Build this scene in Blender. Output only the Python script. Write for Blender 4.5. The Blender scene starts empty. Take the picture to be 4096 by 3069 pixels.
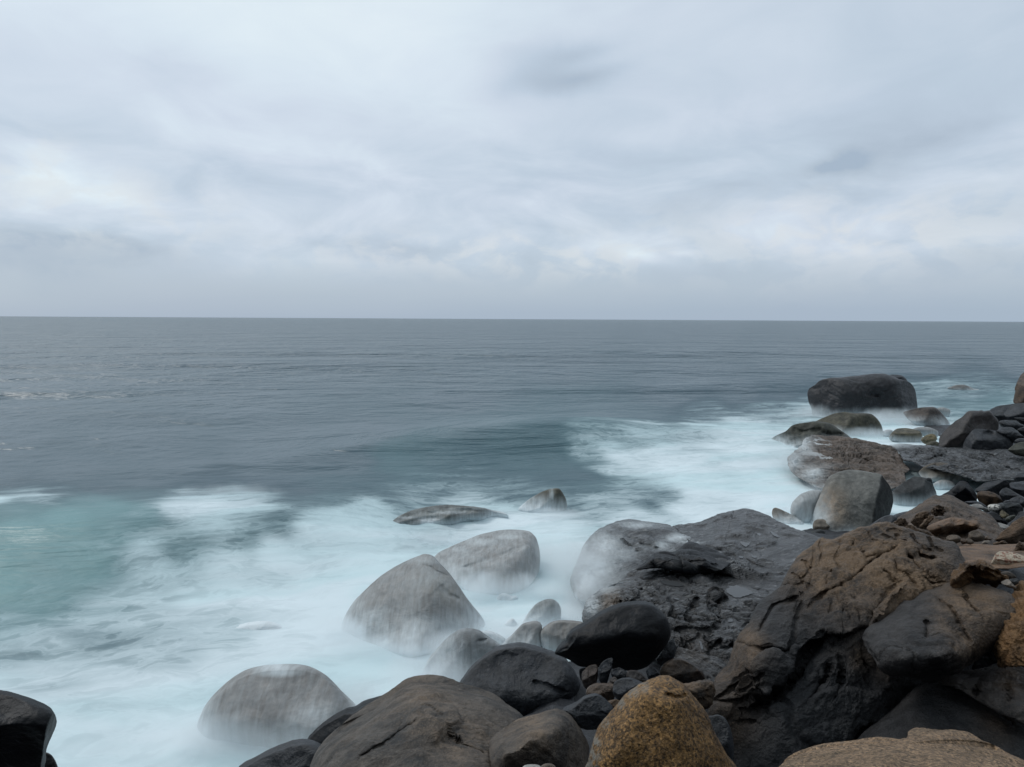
import bpy, math, random
import numpy as np
from mathutils import Matrix, Vector

sc = bpy.context.scene
C = sc.collection

# ------------------------------------------------------------------ camera
CAMZ = 6.0
F = 2980.0                       # focal length in the photograph's pixels (4096 wide)
PITCH = math.radians(4.95)
ROLL = math.radians(0.31)
_r = np.array([1.0, 0, 0]); _f = np.array([0, math.cos(PITCH), -math.sin(PITCH)]); _u = np.array([0, math.sin(PITCH), math.cos(PITCH)])
RV = math.cos(ROLL)*_r + math.sin(ROLL)*_u
UV = math.cos(ROLL)*_u - math.sin(ROLL)*_r
FV = _f
CAM = np.array([0, 0, CAMZ])
cam_d = bpy.data.cameras.new('camera'); cam = bpy.data.objects.new('camera', cam_d); C.objects.link(cam)
cam_d.sensor_width = 36.0; cam_d.lens = 36.0*F/4096.0
cam_d.clip_start = 0.1; cam_d.clip_end = 60000
cam.matrix_world = Matrix(((RV[0], UV[0], -FV[0], 0), (RV[1], UV[1], -FV[1], 0), (RV[2], UV[2], -FV[2], CAMZ), (0, 0, 0, 1)))
sc.camera = cam

# ------------------------------------------------------------------ render settings
sc.view_settings.view_transform = 'Standard'
sc.view_settings.look = 'None'
sc.view_settings.gamma = 1.0
sc.view_settings.use_curve_mapping = False
sc.view_settings.exposure = 0.0
sc.cycles.use_denoising = True
sc.cycles.max_bounces = 8
sc.cycles.diffuse_bounces = 4
sc.cycles.volume_bounces = 4
sc.cycles.transparent_max_bounces = 16

# ------------------------------------------------------------------ node helper
class NT:
    def __init__(s, tree):
        s.t = tree; tree.nodes.clear()
    def n(s, typ, **kw):
        nd = s.t.nodes.new(typ)
        for k, v in kw.items():
            setattr(nd, k, v)
        return nd
    def link(s, a, b): s.t.links.new(a, b)
    def val(s, inp, v):
        if hasattr(v, 'is_output'): s.link(v, inp)
        else: inp.default_value = v
    def math(s, op, a, b=0.0, c=0.0, clamp=False):
        m = s.n('ShaderNodeMath', operation=op, use_clamp=clamp)
        s.val(m.inputs[0], a); s.val(m.inputs[1], b); s.val(m.inputs[2], c)
        return m.outputs[0]
    def vmath(s, op, a, b=None, scale=None):
        m = s.n('ShaderNodeVectorMath', operation=op)
        s.val(m.inputs[0], a)
        if b is not None: s.val(m.inputs[1], b)
        if scale is not None: s.val(m.inputs['Scale'], scale)
        return m.outputs['Value'] if op in ('DOT_PRODUCT', 'LENGTH', 'DISTANCE') else m.outputs['Vector']
    def mix(s, f, a, b, mode='MIX'):
        m = s.n('ShaderNodeMix', data_type='RGBA', blend_type=mode); m.clamp_factor = True
        s.val(m.inputs['Factor'], f)
        s.val(m.inputs[6], a if hasattr(a, 'is_output') else tuple(a)+(1,) if len(a) == 3 else a)
        s.val(m.inputs[7], b if hasattr(b, 'is_output') else tuple(b)+(1,) if len(b) == 3 else b)
        return m.outputs[2]
    def ramp(s, v, lo, hi, a=0.0, b=1.0, smooth=True):
        m = s.n('ShaderNodeMapRange', interpolation_type='SMOOTHSTEP' if smooth else 'LINEAR')
        s.val(m.inputs[0], v); m.inputs[1].default_value = lo; m.inputs[2].default_value = hi
        m.inputs[3].default_value = a; m.inputs[4].default_value = b
        return m.outputs[0]
    def noise(s, vec, scale, detail=4, rough=0.55, dist=0.0, out=0):
        m = s.n('ShaderNodeTexNoise')
        s.link(vec, m.inputs['Vector']); m.inputs['Scale'].default_value = scale
        m.inputs['Detail'].default_value = detail; m.inputs['Roughness'].default_value = rough
        m.inputs['Distortion'].default_value = dist
        return m.outputs[out]
    def attr(s, name):
        return s.n('ShaderNodeAttribute', attribute_name=name).outputs['Fac']

def lin(r, g, b):
    f = lambda c: (c/255/12.92) if c <= 10 else ((c/255+0.055)/1.055)**2.4
    return (f(r), f(g), f(b))

# ------------------------------------------------------------------ world: overcast cloud layer over a daylight sky
SUN_EL, SUN_ROT = math.radians(48), math.radians(-58)      # high, ahead of the camera and to the left, behind cloud
W = bpy.data.worlds.new('World'); sc.world = W; W.use_nodes = True
w = NT(W.node_tree)
geo = w.n('ShaderNodeTexCoord')
D_ = w.vmath('NORMALIZE', geo.outputs['Generated'])
sep = w.n('ShaderNodeSeparateXYZ'); w.link(D_, sep.inputs[0])
dx, dy, dz = sep.outputs
sky = w.n('ShaderNodeTexSky', sky_type='NISHITA'); sky.sun_disc = False
sky.sun_elevation = SUN_EL; sky.sun_rotation = SUN_ROT
bg1 = w.n('ShaderNodeBackground'); w.link(sky.outputs[0], bg1.inputs[0]); bg1.inputs[1].default_value = 0.1
# wide soft bands seen along the dome, stretched towards the horizon like a real layer
zc = w.math('ADD', w.math('MAXIMUM', dz, 0.0), 0.16)
cx_ = w.math('DIVIDE', dx, zc); cy_ = w.math('DIVIDE', dy, zc)
comb = w.n('ShaderNodeCombineXYZ'); w.link(cx_, comb.inputs[0]); w.link(cy_, comb.inputs[1])
pl = comb.outputs[0]
warp = w.n('ShaderNodeTexNoise'); w.link(D_, warp.inputs['Vector']); warp.inputs['Scale'].default_value = 9.0; warp.inputs['Detail'].default_value = 5
wv = w.vmath('SUBTRACT', warp.outputs['Color'], (0.5, 0.5, 0.5))
Dw = w.vmath('ADD', D_, w.vmath('SCALE', wv, scale=0.05))
bands = w.noise(w.vmath('MULTIPLY', pl, (0.55, 0.9, 1.0)), 1.0, 5, 0.5, 0.6)
bands2 = w.noise(w.vmath('MULTIPLY', pl, (0.30, 0.30, 1.0)), 1.1, 3, 0.45, 0.3)
low = w.noise(w.vmath('MULTIPLY', D_, (1.0, 1.0, 2.6)), 6.0, 5, 0.55, 0.5)
def dirpx(sx, sy):
    v = FV + RV*(sx-2048)/F - UV*(sy-1534.5)/F
    return v/np.linalg.norm(v)
def blob(sx, sy, wx, wy, src=None, tilt=0.0):
    """soft patch of cloud of angular half-size wx, wy (photo pixels) about a direction"""
    c = dirpx(sx, sy)
    e1 = np.cross(c, [0, 0, 1.0]); e1 /= np.linalg.norm(e1); e2 = np.cross(e1, c)
    a = math.cos(tilt)*e1 + math.sin(tilt)*e2; b = -math.sin(tilt)*e1 + math.cos(tilt)*e2
    dv = w.vmath('SUBTRACT', src or Dw, tuple(c))
    p = w.math('DIVIDE', w.vmath('DOT_PRODUCT', dv, tuple(a)), wx/F)
    q = w.math('DIVIDE', w.vmath('DOT_PRODUCT', dv, tuple(b)), wy/F)
    r2 = w.math('ADD', w.math('MULTIPLY', p, p), w.math('MULTIPLY', q, q))
    front = w.ramp(w.vmath('DOT_PRODUCT', D_, tuple(c)), 0.2, 0.5)
    return w.math('MULTIPLY', w.math('EXPONENT', w.math('MULTIPLY', r2, -1.0)), front)
# brightness of the layer by elevation
t = w.math('ADD', w.math('MULTIPLY', w.math('SUBTRACT', bands, 0.5), 0.44), w.math('MULTIPLY', w.math('SUBTRACT', bands2, 0.5), 0.50))
t = w.math('MULTIPLY', t, w.ramp(dz, 0.05, 0.22, 0.15, 1.0))
t = w.math('ADD', t, w.math('MULTIPLY', w.math('MULTIPLY', w.math('SUBTRACT', low, 0.5), 1.35), w.math('MULTIPLY', w.ramp(dz, 0.035, 0.10), w.ramp(dz, 0.30, 0.12, 0.25, 1.0))))
# named clouds: bright bank left of centre at the top, dark smudges, lit band above the horizon
adds = [(blob(1250, 60, 900, 330), 0.26), (blob(2190, 325, 200, 66), -0.50), (blob(2120, 200, 190, 58), -0.20), (blob(2330, 205, 120, 38, tilt=.2), -0.30), (blob(2380, 310, 140, 35, tilt=.25), -0.2),
        (blob(3330, 665, 85, 34, tilt=0.15), -0.48), (blob(3680, 570, 200, 42, tilt=0.1), -0.14), (blob(640, 300, 180, 80), -0.15),
        (blob(4100, 100, 2300, 900), -0.26), (blob(460, 840, 200, 90), 0.24), (blob(180, 690, 100, 80), 0.24), (blob(700, 860, 300, 90), 0.10),
        (blob(3350, 930, 700, 110), 0.22), (blob(2560, 1020, 90, 26, tilt=-.3), 0.34), (blob(2750, 1025, 60, 24), 0.30), (blob(3400, 990, 90, 25), 0.2), (blob(1950, 960, 900, 70), 0.12),
        (blob(130, 960, 420, 110), -0.30), (blob(2800, 490, 500, 50, tilt=0.1), 0.12), (blob(1200, 600, 600, 45, tilt=-.1), 0.12), (blob(900, 740, 300, 60), -.08), (blob(2100, 720, 900, 120), -.06)]
for s_, a_ in adds:
    t = w.math('ADD', t, w.math('MULTIPLY', s_, a_))
elev = w.math('ADD', w.ramp(dz, 0.0, 0.11, 0.0, 0.40, False), w.ramp(dz, 0.08, 0.62, 0.0, 0.28))
v_ = w.math('ADD', w.math('ADD', elev, w.ramp(dz, 0.0, 0.15, 0.06, 0.22)), t)
cr = w.n('ShaderNodeValToRGB'); w.link(v_, cr.inputs[0])
els = cr.color_ramp.elements
els[0].position = -0.0; els[0].color = lin(168, 185, 203)+(1,)
els[1].position = 1.0; els[1].color = lin(233, 245, 250)+(1,)
for p_, c_ in ((0.13, (179, 194, 209)), (0.40, (193, 208, 223)), (0.62, (209, 221, 234)), (0.80, (220, 233, 243))):
    e_ = els.new(p_); e_.color = lin(*c_)+(1,)
creamy = None
for s_ in (blob(460, 840, 330, 130), blob(180, 690, 150, 110), blob(3400, 930, 700, 130), blob(2100, 1010, 900, 80)):
    creamy = s_ if creamy is None else w.math('MAXIMUM', creamy, s_)
pf = w.noise(w.vmath('MULTIPLY', D_, (1.0, 1.0, 1.8)), 17.0, 6, 0.55, 0.4)
creamf = w.math('MULTIPLY', w.math('MULTIPLY', creamy, w.ramp(pf, 0.42, 0.60)), 0.6)
hue = w.noise(w.vmath('MULTIPLY', D_, (1, 1, 2.2)), 4.0, 3, 0.5)
base_ = w.mix(creamf, cr.outputs[0], lin(222, 227, 230))
colv = w.mix(w.math('MULTIPLY', w.ramp(hue, 0.35, 0.7), 0.55), base_, w.vmath('MULTIPLY', base_, (1.01, 0.99, 1.005)))
bg2 = w.n('ShaderNodeBackground'); w.link(colv, bg2.inputs[0]); bg2.inputs[1].default_value = 1.0
mxs = w.n('ShaderNodeMixShader'); mxs.inputs[0].default_value = 0.93
w.link(bg1.outputs[0], mxs.inputs[1]); w.link(bg2.outputs[0], mxs.inputs[2])
wo = w.n('ShaderNodeOutputWorld'); w.link(mxs.outputs[0], wo.inputs[0])

sun_d = bpy.data.lights.new('sun', 'SUN'); sun_d.energy = 1.25; sun_d.angle = math.radians(16); sun_d.color = (1.0, 0.97, 0.93)
sun = bpy.data.objects.new('sun', sun_d); C.objects.link(sun)
sdir = Vector((math.sin(SUN_ROT)*math.cos(SUN_EL), math.cos(SUN_ROT)*math.cos(SUN_EL), math.sin(SUN_EL)))
sun.rotation_euler = sdir.to_track_quat('Z', 'Y').to_euler()
sun.location = (0, 0, 40)

# ------------------------------------------------------------------ numpy noise
_rng = np.random.RandomState(7)
_perm = _rng.permutation(256).astype(np.int64); _perm = np.concatenate([_perm, _perm, _perm])
_g = _rng.normal(size=(256, 3)); _g /= np.linalg.norm(_g, axis=1)[:, None]
def perlin(P):
    Pi = np.floor(P).astype(np.int64); Pf = P-Pi; Pi &= 255
    u = Pf*Pf*Pf*(Pf*(Pf*6-15)+10)
    out = 0
    for dx_ in (0, 1):
        for dy_ in (0, 1):
            for dz_ in (0, 1):
                h = _perm[_perm[_perm[(Pi[:, 0]+dx_) & 255]+((Pi[:, 1]+dy_) & 255)]+((Pi[:, 2]+dz_) & 255)]
                g = _g[h & 255]
                d = g[:, 0]*(Pf[:, 0]-dx_)+g[:, 1]*(Pf[:, 1]-dy_)+g[:, 2]*(Pf[:, 2]-dz_)
                wx = u[:, 0] if dx_ else 1-u[:, 0]; wy = u[:, 1] if dy_ else 1-u[:, 1]; wz = u[:, 2] if dz_ else 1-u[:, 2]
                out = out + d*wx*wy*wz
    return out*1.6
def fbm(P, octv=4, gain=0.5, ridged=False):
    a, s, tot = 1.0, 0.0, 0.0
    for k in range(octv):
        n = perlin(P*(2.03**k)+k*17.3)
        if ridged: n = 1-2*np.abs(n)
        s = s+a*n; tot += a; a *= gain
    return s/tot

def plates(P, seed=0.0):
    """broken facets: every cell gets its own height and tilt; returns relief and closeness to a joint"""
    Pi = np.floor(P).astype(np.int64); best = np.full(len(P), 9.0); sec = np.full(len(P), 9.0); val = np.zeros(len(P))
    for a in (-1, 0, 1):
        for b in (-1, 0, 1):
            for c in (-1, 0, 1):
                q = Pi+np.array([a, b, c])
                h = _perm[_perm[_perm[q[:, 0] & 255]+(q[:, 1] & 255)]+(q[:, 2] & 255)] & 255
                cen = q+0.5+0.42*_g[h]; d = P-cen; r = np.sqrt((d*d).sum(1))
                g2 = _g[(h*7+13) & 255]
                v = (h/255.0-0.5)*0.8+(d*g2).sum(1)*1.1
                m = r < best
                sec = np.where(m, best, np.minimum(sec, r)); val = np.where(m, v, val); best = np.where(m, r, best)
    gap = sec-best
    return val*ss(gap, 0.0, 0.16), np.exp(-(gap/0.07)**2)

def ss(x, a, b):
    t = np.clip((x-a)/(b-a), 0, 1); return t*t*(3-2*t)

# ------------------------------------------------------------------ pixel -> place helpers (the photograph's own 4096x3069 pixels, used only to survey positions)
REG = {'A': (3000, 1400, .4962), 'B': (2200, 1900, .49796), 'Cc': (3000, 2100, .58485), 'D': (2000, 2250, .49431),
       'E': (900, 2500, .5877), 'F': (1300, 1900, .49796), 'G': (0, 1900, .70537), 'V': (0, 0, 1.8526),
       'H': (3600, 1480, .22454), 'I': (3600, 1840, .22454), 'J': (3500, 2100, .26981), 'K': (2300, 2500, .36166), 'S': (0, 0, 1.0)}
def px(reg, pts):
    ox, oy, s = REG[reg]
    return np.array([(ox+s*x, oy+s*y) for x, y in pts], float)
def rays(sp):
    v = FV[None]+RV[None]*((sp[:, 0:1]-2048)/F)-UV[None]*((sp[:, 1:2]-1534.5)/F)
    return v                        # forward component along FV = 1
def dist_at(sx, sy, z):
    """horizontal distance at which the sight line through a pixel meets height z"""
    v = rays(np.array([[sx, sy]], float))[0]
    return (z-CAMZ)/v[2]*v[1]

def catmull(P, per=8, closed=True):
    n = len(P); out = []
    for i in range(n):
        p0, p1, p2, p3 = P[(i-1) % n], P[i], P[(i+1) % n], P[(i+2) % n]
        for k in range(per):
            t_ = k/per
            # softened tangents so that traced corners stay corners
            m1 = (p2-p0)*0.5*0.8; m2 = (p3-p1)*0.5*0.8
            h00 = 2*t_**3-3*t_**2+1; h10 = t_**3-2*t_**2+t_; h01 = -2*t_**3+3*t_**2; h11 = t_**3-t_**2
            out.append(h00*p1+h10*m1+h01*p2+h11*m2)
    return np.array(out)
def resample(P, n):
    Q = np.vstack([P, P[:1]]); d = np.r_[0, np.cumsum(np.linalg.norm(np.diff(Q, axis=0), axis=1))]
    s_ = np.linspace(0, d[-1], n, endpoint=False)
    return np.c_[np.interp(s_, d, Q[:, 0]), np.interp(s_, d, Q[:, 1])], d[-1]
def seg_dist(P, L):
    """distance of pixels P to the polyline L and the signed side"""
    best = np.full(len(P), 1e9); side = np.zeros(len(P)); par = np.zeros(len(P)); acc = 0
    tot = sum(np.linalg.norm(L[i+1]-L[i]) for i in range(len(L)-1))
    for i in range(len(L)-1):
        a, b = L[i], L[i+1]; ab = b-a; l2 = (ab**2).sum(); ln = math.sqrt(l2)
        t_ = np.clip(((P-a)@ab)/l2, 0, 1); q = a+t_[:, None]*ab; d = np.linalg.norm(P-q, axis=1)
        m = d < best; best[m] = d[m]
        cr = ab[0]*(P[:, 1]-a[1])-ab[1]*(P[:, 0]-a[0])
        side[m] = np.sign(cr[m]); par[m] = (acc+t_[m]*ln)/tot
        acc += ln
    return best, side, par
def in_poly(P, poly):
    x, y = P[:, 0], P[:, 1]; ins = np.zeros(len(P), bool); n = len(poly)
    for i in range(n):
        x1, y1 = poly[i]; x2, y2 = poly[(i+1) % n]
        c = ((y1 > y) != (y2 > y)) & (x < (x2-x1)*(y-y1)/(y2-y1+1e-12)+x1)
        ins ^= c
    return ins
def tps(ctrl, vals, Q):
    """smooth interpolation through scattered control values"""
    K = lambda r: np.where(r > 0, r*r*np.log(r+1e-12), 0)
    c = np.array(ctrl, float)/1000; q = Q/1000; n = len(c)
    A = np.zeros((n+3, n+3)); A[:n, :n] = K(np.linalg.norm(c[:, None]-c[None], axis=2))+np.eye(n)*1e-4
    A[:n, n] = 1; A[:n, n+1:] = c; A[n, :n] = 1; A[n+1:, :n] = c.T
    s_ = np.linalg.solve(A, np.r_[np.array(vals, float), 0, 0, 0])
    out = np.zeros(len(q))
    for i in range(0, len(q), 20000):
        qq = q[i:i+20000]
        out[i:i+20000] = K(np.linalg.norm(qq[:, None]-c[None], axis=2))@s_[:n]+s_[n]+qq@s_[n+1:]
    return out

def new_mesh(name, verts, faces, mat, attrs=None, smooth=True, parent=None, origin=None):
    verts = np.asarray(verts, float)
    if origin is None: origin = np.array([verts[:, 0].mean(), verts[:, 1].mean(), verts[:, 2].min()])
    me = bpy.data.meshes.new(name)
    faces = np.asarray(faces)
    V = (verts-origin).astype(np.float32)
    nf, k = faces.shape
    me.vertices.add(len(V)); me.vertices.foreach_set('co', V.ravel())
    me.loops.add(nf*k); me.loops.foreach_set('vertex_index', faces.astype(np.int32).ravel())
    me.polygons.add(nf); me.polygons.foreach_set('loop_start', np.arange(0, nf*k, k, dtype=np.int32))
    me.update(calc_edges=True)
    if smooth: me.polygons.foreach_set('use_smooth', np.ones(nf, bool))
    for an, av in (attrs or {}).items():
        a = me.attributes.new(an, 'FLOAT', 'POINT'); a.data.foreach_set('value', np.asarray(av, np.float32))
    me.materials.append(mat)
    me.validate()
    o = bpy.data.objects.new(name, me); C.objects.link(o)
    o.location = origin if parent is None else origin-np.array(parent.location)
    if parent is not None: o.parent = parent
    return o

# ------------------------------------------------------------------ materials
FOAM = (0.60, 0.665, 0.70)
def rock_mat(name, dark, mid, warm=(0.14, 0.088, 0.05), speck=0.35, speck_scale=45.0, bump=0.5, strata=0.0, rough=0.62, grain=0.0, lichen=None, spec=0.32, glint=0.0):
    m = bpy.data.materials.new(name); m.use_nodes = True
    n = NT(m.node_tree)
    g = n.n('ShaderNodeNewGeometry'); P = g.outputs['Position']
    big = n.noise(P, 0.9, 5, 0.6, 0.6); med = n.noise(P, 5.0, 6, 0.65, 0.4); fine = n.noise(P, speck_scale, 3, 0.7)
    sp = n.noise(P, speck_scale*2.3, 2, 0.6)
    col = n.mix(n.ramp(big, 0.35, 0.65), dark, mid)
    col = n.mix(n.math('MULTIPLY', n.ramp(med, 0.42, 0.70), 0.75), col, tuple(min(1, c*1.6) for c in mid))
    col = n.mix(n.math('MULTIPLY', n.ramp(n.noise(P, 2.4, 6, 0.7, 1.0), 0.50, 0.66), 0.6), col, tuple(c*0.75 for c in dark))
    wm = n.math('MULTIPLY', n.attr('warm'), n.ramp(n.math('ADD', n.math('MULTIPLY', med, 0.5), n.math('MULTIPLY', big, 0.5)), 0.30, 0.62))
    col = n.mix(wm, col, warm)
    col = n.mix(n.math('MULTIPLY', n.attr('warm'), n.math('MULTIPLY', n.ramp(fine, 0.55, 0.75), 0.45)), col, tuple(c*1.9 for c in warm))
    # grain of the stone
    gr = n.math('ADD', 1.0, n.math('MULTIPLY', n.math('SUBTRACT', fine, 0.5), speck*3.0))
    gr = n.math('ADD', gr, n.math('MULTIPLY', n.math('SUBTRACT', sp, 0.5), speck*2.2))
    colv = n.vmath('SCALE', col, scale=n.math('MAXIMUM', gr, 0.15))
    if grain > 0:     # coarse crystals
        vo = n.n('ShaderNodeTexVoronoi'); n.link(P, vo.inputs['Vector']); vo.inputs['Scale'].default_value = 60
        bw = n.n('ShaderNodeRGBToBW'); n.link(vo.outputs['Color'], bw.inputs[0])
        colv = n.vmath('SCALE', colv, scale=n.math('ADD', 1-grain, n.math('MULTIPLY', n.ramp(bw.outputs[0], 0.15, 0.85, 0, 1, False), 2*grain)))
    st = None
    if strata > 0:
        rot = n.n('ShaderNodeVectorRotate'); n.link(P, rot.inputs['Vector']); rot.inputs['Axis'].default_value = (0.5, 0.7, 0.2); rot.inputs['Angle'].default_value = 0.45
        sv = n.vmath('MULTIPLY', rot.outputs[0], (0.8, 1.6, 13.0))
        st = n.noise(sv, 1.0, 5, 0.65, 0.5)
        colv = n.vmath('SCALE', colv, scale=n.math('ADD', 1.0, n.math('MULTIPLY', n.math('SUBTRACT', st, 0.5), strata*1.6)))
        if glint:
            fs = n.noise(n.vmath('MULTIPLY', rot.outputs[0], (1.6, 4.5, 16.0)), 1.3, 5, 0.7, 0.8)
            colv = n.mix(n.math('MULTIPLY', n.ramp(fs, 0.56, 0.65), glint), colv, (0.17, 0.175, 0.18))  # glints painted into the colour as pale streaks along the strata
    if lichen:
        colv = n.mix(n.math('MULTIPLY', n.attr('pale'), n.ramp(n.noise(P, 22, 3, 0.7), 0.42, 0.52)), colv, lichen)
    # white water running over the rock: soft streaks drawn down the slope
    sc3 = n.vmath('MULTIPLY', P, (6.5, 1.3, 0.8))
    strk = n.noise(sc3, 2.2, 4, 0.6, 0.3)
    soft = n.noise(P, 1.3, 3, 0.5)
    wa = n.attr('wash')
    wf = n.math('ADD', wa, n.math('MULTIPLY', n.math('MULTIPLY', n.math('ADD', n.math('SUBTRACT', strk, 0.5), n.math('MULTIPLY', n.math('SUBTRACT', soft, 0.5), 0.7)), 1.4), n.math('MULTIPLY', wa, n.math('SUBTRACT', 1.45, wa))))
    wf = n.math('MINIMUM', n.math('MAXIMUM', wf, 0.0), 1.0)
    colw = n.mix(wf, colv, FOAM)
    wt = n.attr('painted_shade')
    colw = n.mix(wt, colw, (0.006, 0.0065, 0.008))  # shade of faces turned from the light, painted into the colour
    h = n.math('ADD', n.math('MULTIPLY', med, 0.6), n.math('MULTIPLY', fine, 0.22))
    h = n.math('ADD', h, n.math('MULTIPLY', n.noise(P, 16.0, 6, 0.7, 0.5), 0.45))
    if st is not None: h = n.math('ADD', h, n.math('MULTIPLY', st, strata*1.2))
    b = n.n('ShaderNodeBump'); b.inputs['Distance'].default_value = 0.10
    n.link(h, b.inputs['Height']); n.link(n.math('MULTIPLY', n.math('SUBTRACT', 1.0, wf), bump), b.inputs['Strength'])
    bs = n.n('ShaderNodeBsdfPrincipled')
    n.link(colw, bs.inputs['Base Color']); n.link(b.outputs[0], bs.inputs['Normal'])
    n.link(n.math('ADD', n.math('MULTIPLY', n.math('SUBTRACT', med, 0.5), -0.35), n.math('ADD', rough, n.math('MULTIPLY', wf, 0.3))), bs.inputs['Roughness'])
    n.link(n.math('MULTIPLY', n.math('SUBTRACT', 1.0, n.math('MULTIPLY', wt, 0.85)), spec), bs.inputs['Specular IOR Level'])
    o = n.n('ShaderNodeOutputMaterial'); n.link(bs.outputs[0], o.inputs[0])
    return m

M = {}
M['dark'] = rock_mat('dark_granite', (0.0056, 0.0072, 0.0102), (0.0118, 0.0144, 0.0194), bump=0.55, rough=0.5, spec=0.42)
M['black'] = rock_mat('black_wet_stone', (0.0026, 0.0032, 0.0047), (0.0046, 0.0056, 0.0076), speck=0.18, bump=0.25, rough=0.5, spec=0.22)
M['slate'] = rock_mat('slate_stone', (0.0096, 0.0119, 0.0157), (0.0185, 0.0218, 0.0275), bump=0.55, rough=0.5, spec=0.42)
M['grey'] = rock_mat('grey_granite', (0.0179, 0.0197, 0.0213), (0.0376, 0.0406, 0.0427), (0.15, 0.105, 0.068), speck=0.5, speck_scale=50, bump=0.6)
M['splitgrey'] = rock_mat('flat_grey_granite', (0.072, 0.075, 0.072), (0.105, 0.108, 0.102), (0.17, 0.12, 0.075), bump=0.4)
M['olive'] = rock_mat('olive_stone', (0.0204, 0.0222, 0.0194), (0.0433, 0.0444, 0.0353), (0.16, 0.13, 0.07), bump=0.35)
M['washed'] = rock_mat('washed_granite', (0.0690, 0.0611, 0.0556), (0.1014, 0.0894, 0.0807), (0.13, 0.115, 0.09), speck=0.15, bump=0.18)
M['tan'] = rock_mat('tan_granite', (0.0612, 0.0554, 0.0490), (0.1152, 0.1044, 0.0900), (0.2, 0.15, 0.1), bump=0.4)
M['gneiss'] = rock_mat('banded_gneiss', (0.0109, 0.0123, 0.0149), (0.0373, 0.0405, 0.0448), (0.12, 0.09, 0.065), strata=1.1, speck=0.4, bump=0.85, rough=0.34, spec=0.5, glint=0.85)
M['browngneiss'] = rock_mat('brown_gneiss', (0.0351, 0.0313, 0.0291), (0.0734, 0.0639, 0.0574), (0.15, 0.10, 0.07), strata=0.35, bump=0.7)
M['massif'] = rock_mat('weathered_granite', (0.0082, 0.0095, 0.0118), (0.0184, 0.0201, 0.0229), (0.120, 0.079, 0.047), speck=0.5, speck_scale=48, bump=0.75)
M['brown'] = rock_mat('brown_rock', (0.0277, 0.0198, 0.0147), (0.0599, 0.0424, 0.0294), (0.17, 0.10, 0.055), strata=1.0, speck=0.4, bump=0.8)
M['rusty'] = rock_mat('rusty_rock', (0.0149, 0.0095, 0.0062), (0.0378, 0.0229, 0.0131), (0.20, 0.11, 0.045), bump=0.9)
M['ochre'] = rock_mat('ochre_granite', (0.050, 0.026, 0.009), (0.135, 0.077, 0.028), (0.17, 0.09, 0.03), speck=0.60, speck_scale=38, bump=0.7, grain=0.7, lichen=(0.17, 0.165, 0.145))
M['sand'] = rock_mat('tan_coarse_granite', (0.115, 0.080, 0.048), (0.21, 0.150, 0.095), (0.18, 0.11, 0.06), speck=0.65, speck_scale=60, bump=0.8, grain=0.55)
M['pink'] = rock_mat('pink_slab', (0.1275, 0.0638, 0.0408), (0.2040, 0.1020, 0.0723), (0.26, 0.13, 0.08), strata=0.5, bump=0.5, lichen=(0.42, 0.38, 0.3))
M['pale'] = rock_mat('pale_stone', (0.1280, 0.1280, 0.1240), (0.2160, 0.2120, 0.2000), bump=0.4)
M['barnacle'] = rock_mat('barnacled_stone', (0.0130, 0.0156, 0.0185), (0.0270, 0.0300, 0.0317), bump=0.5, lichen=(0.50, 0.49, 0.45))

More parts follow.
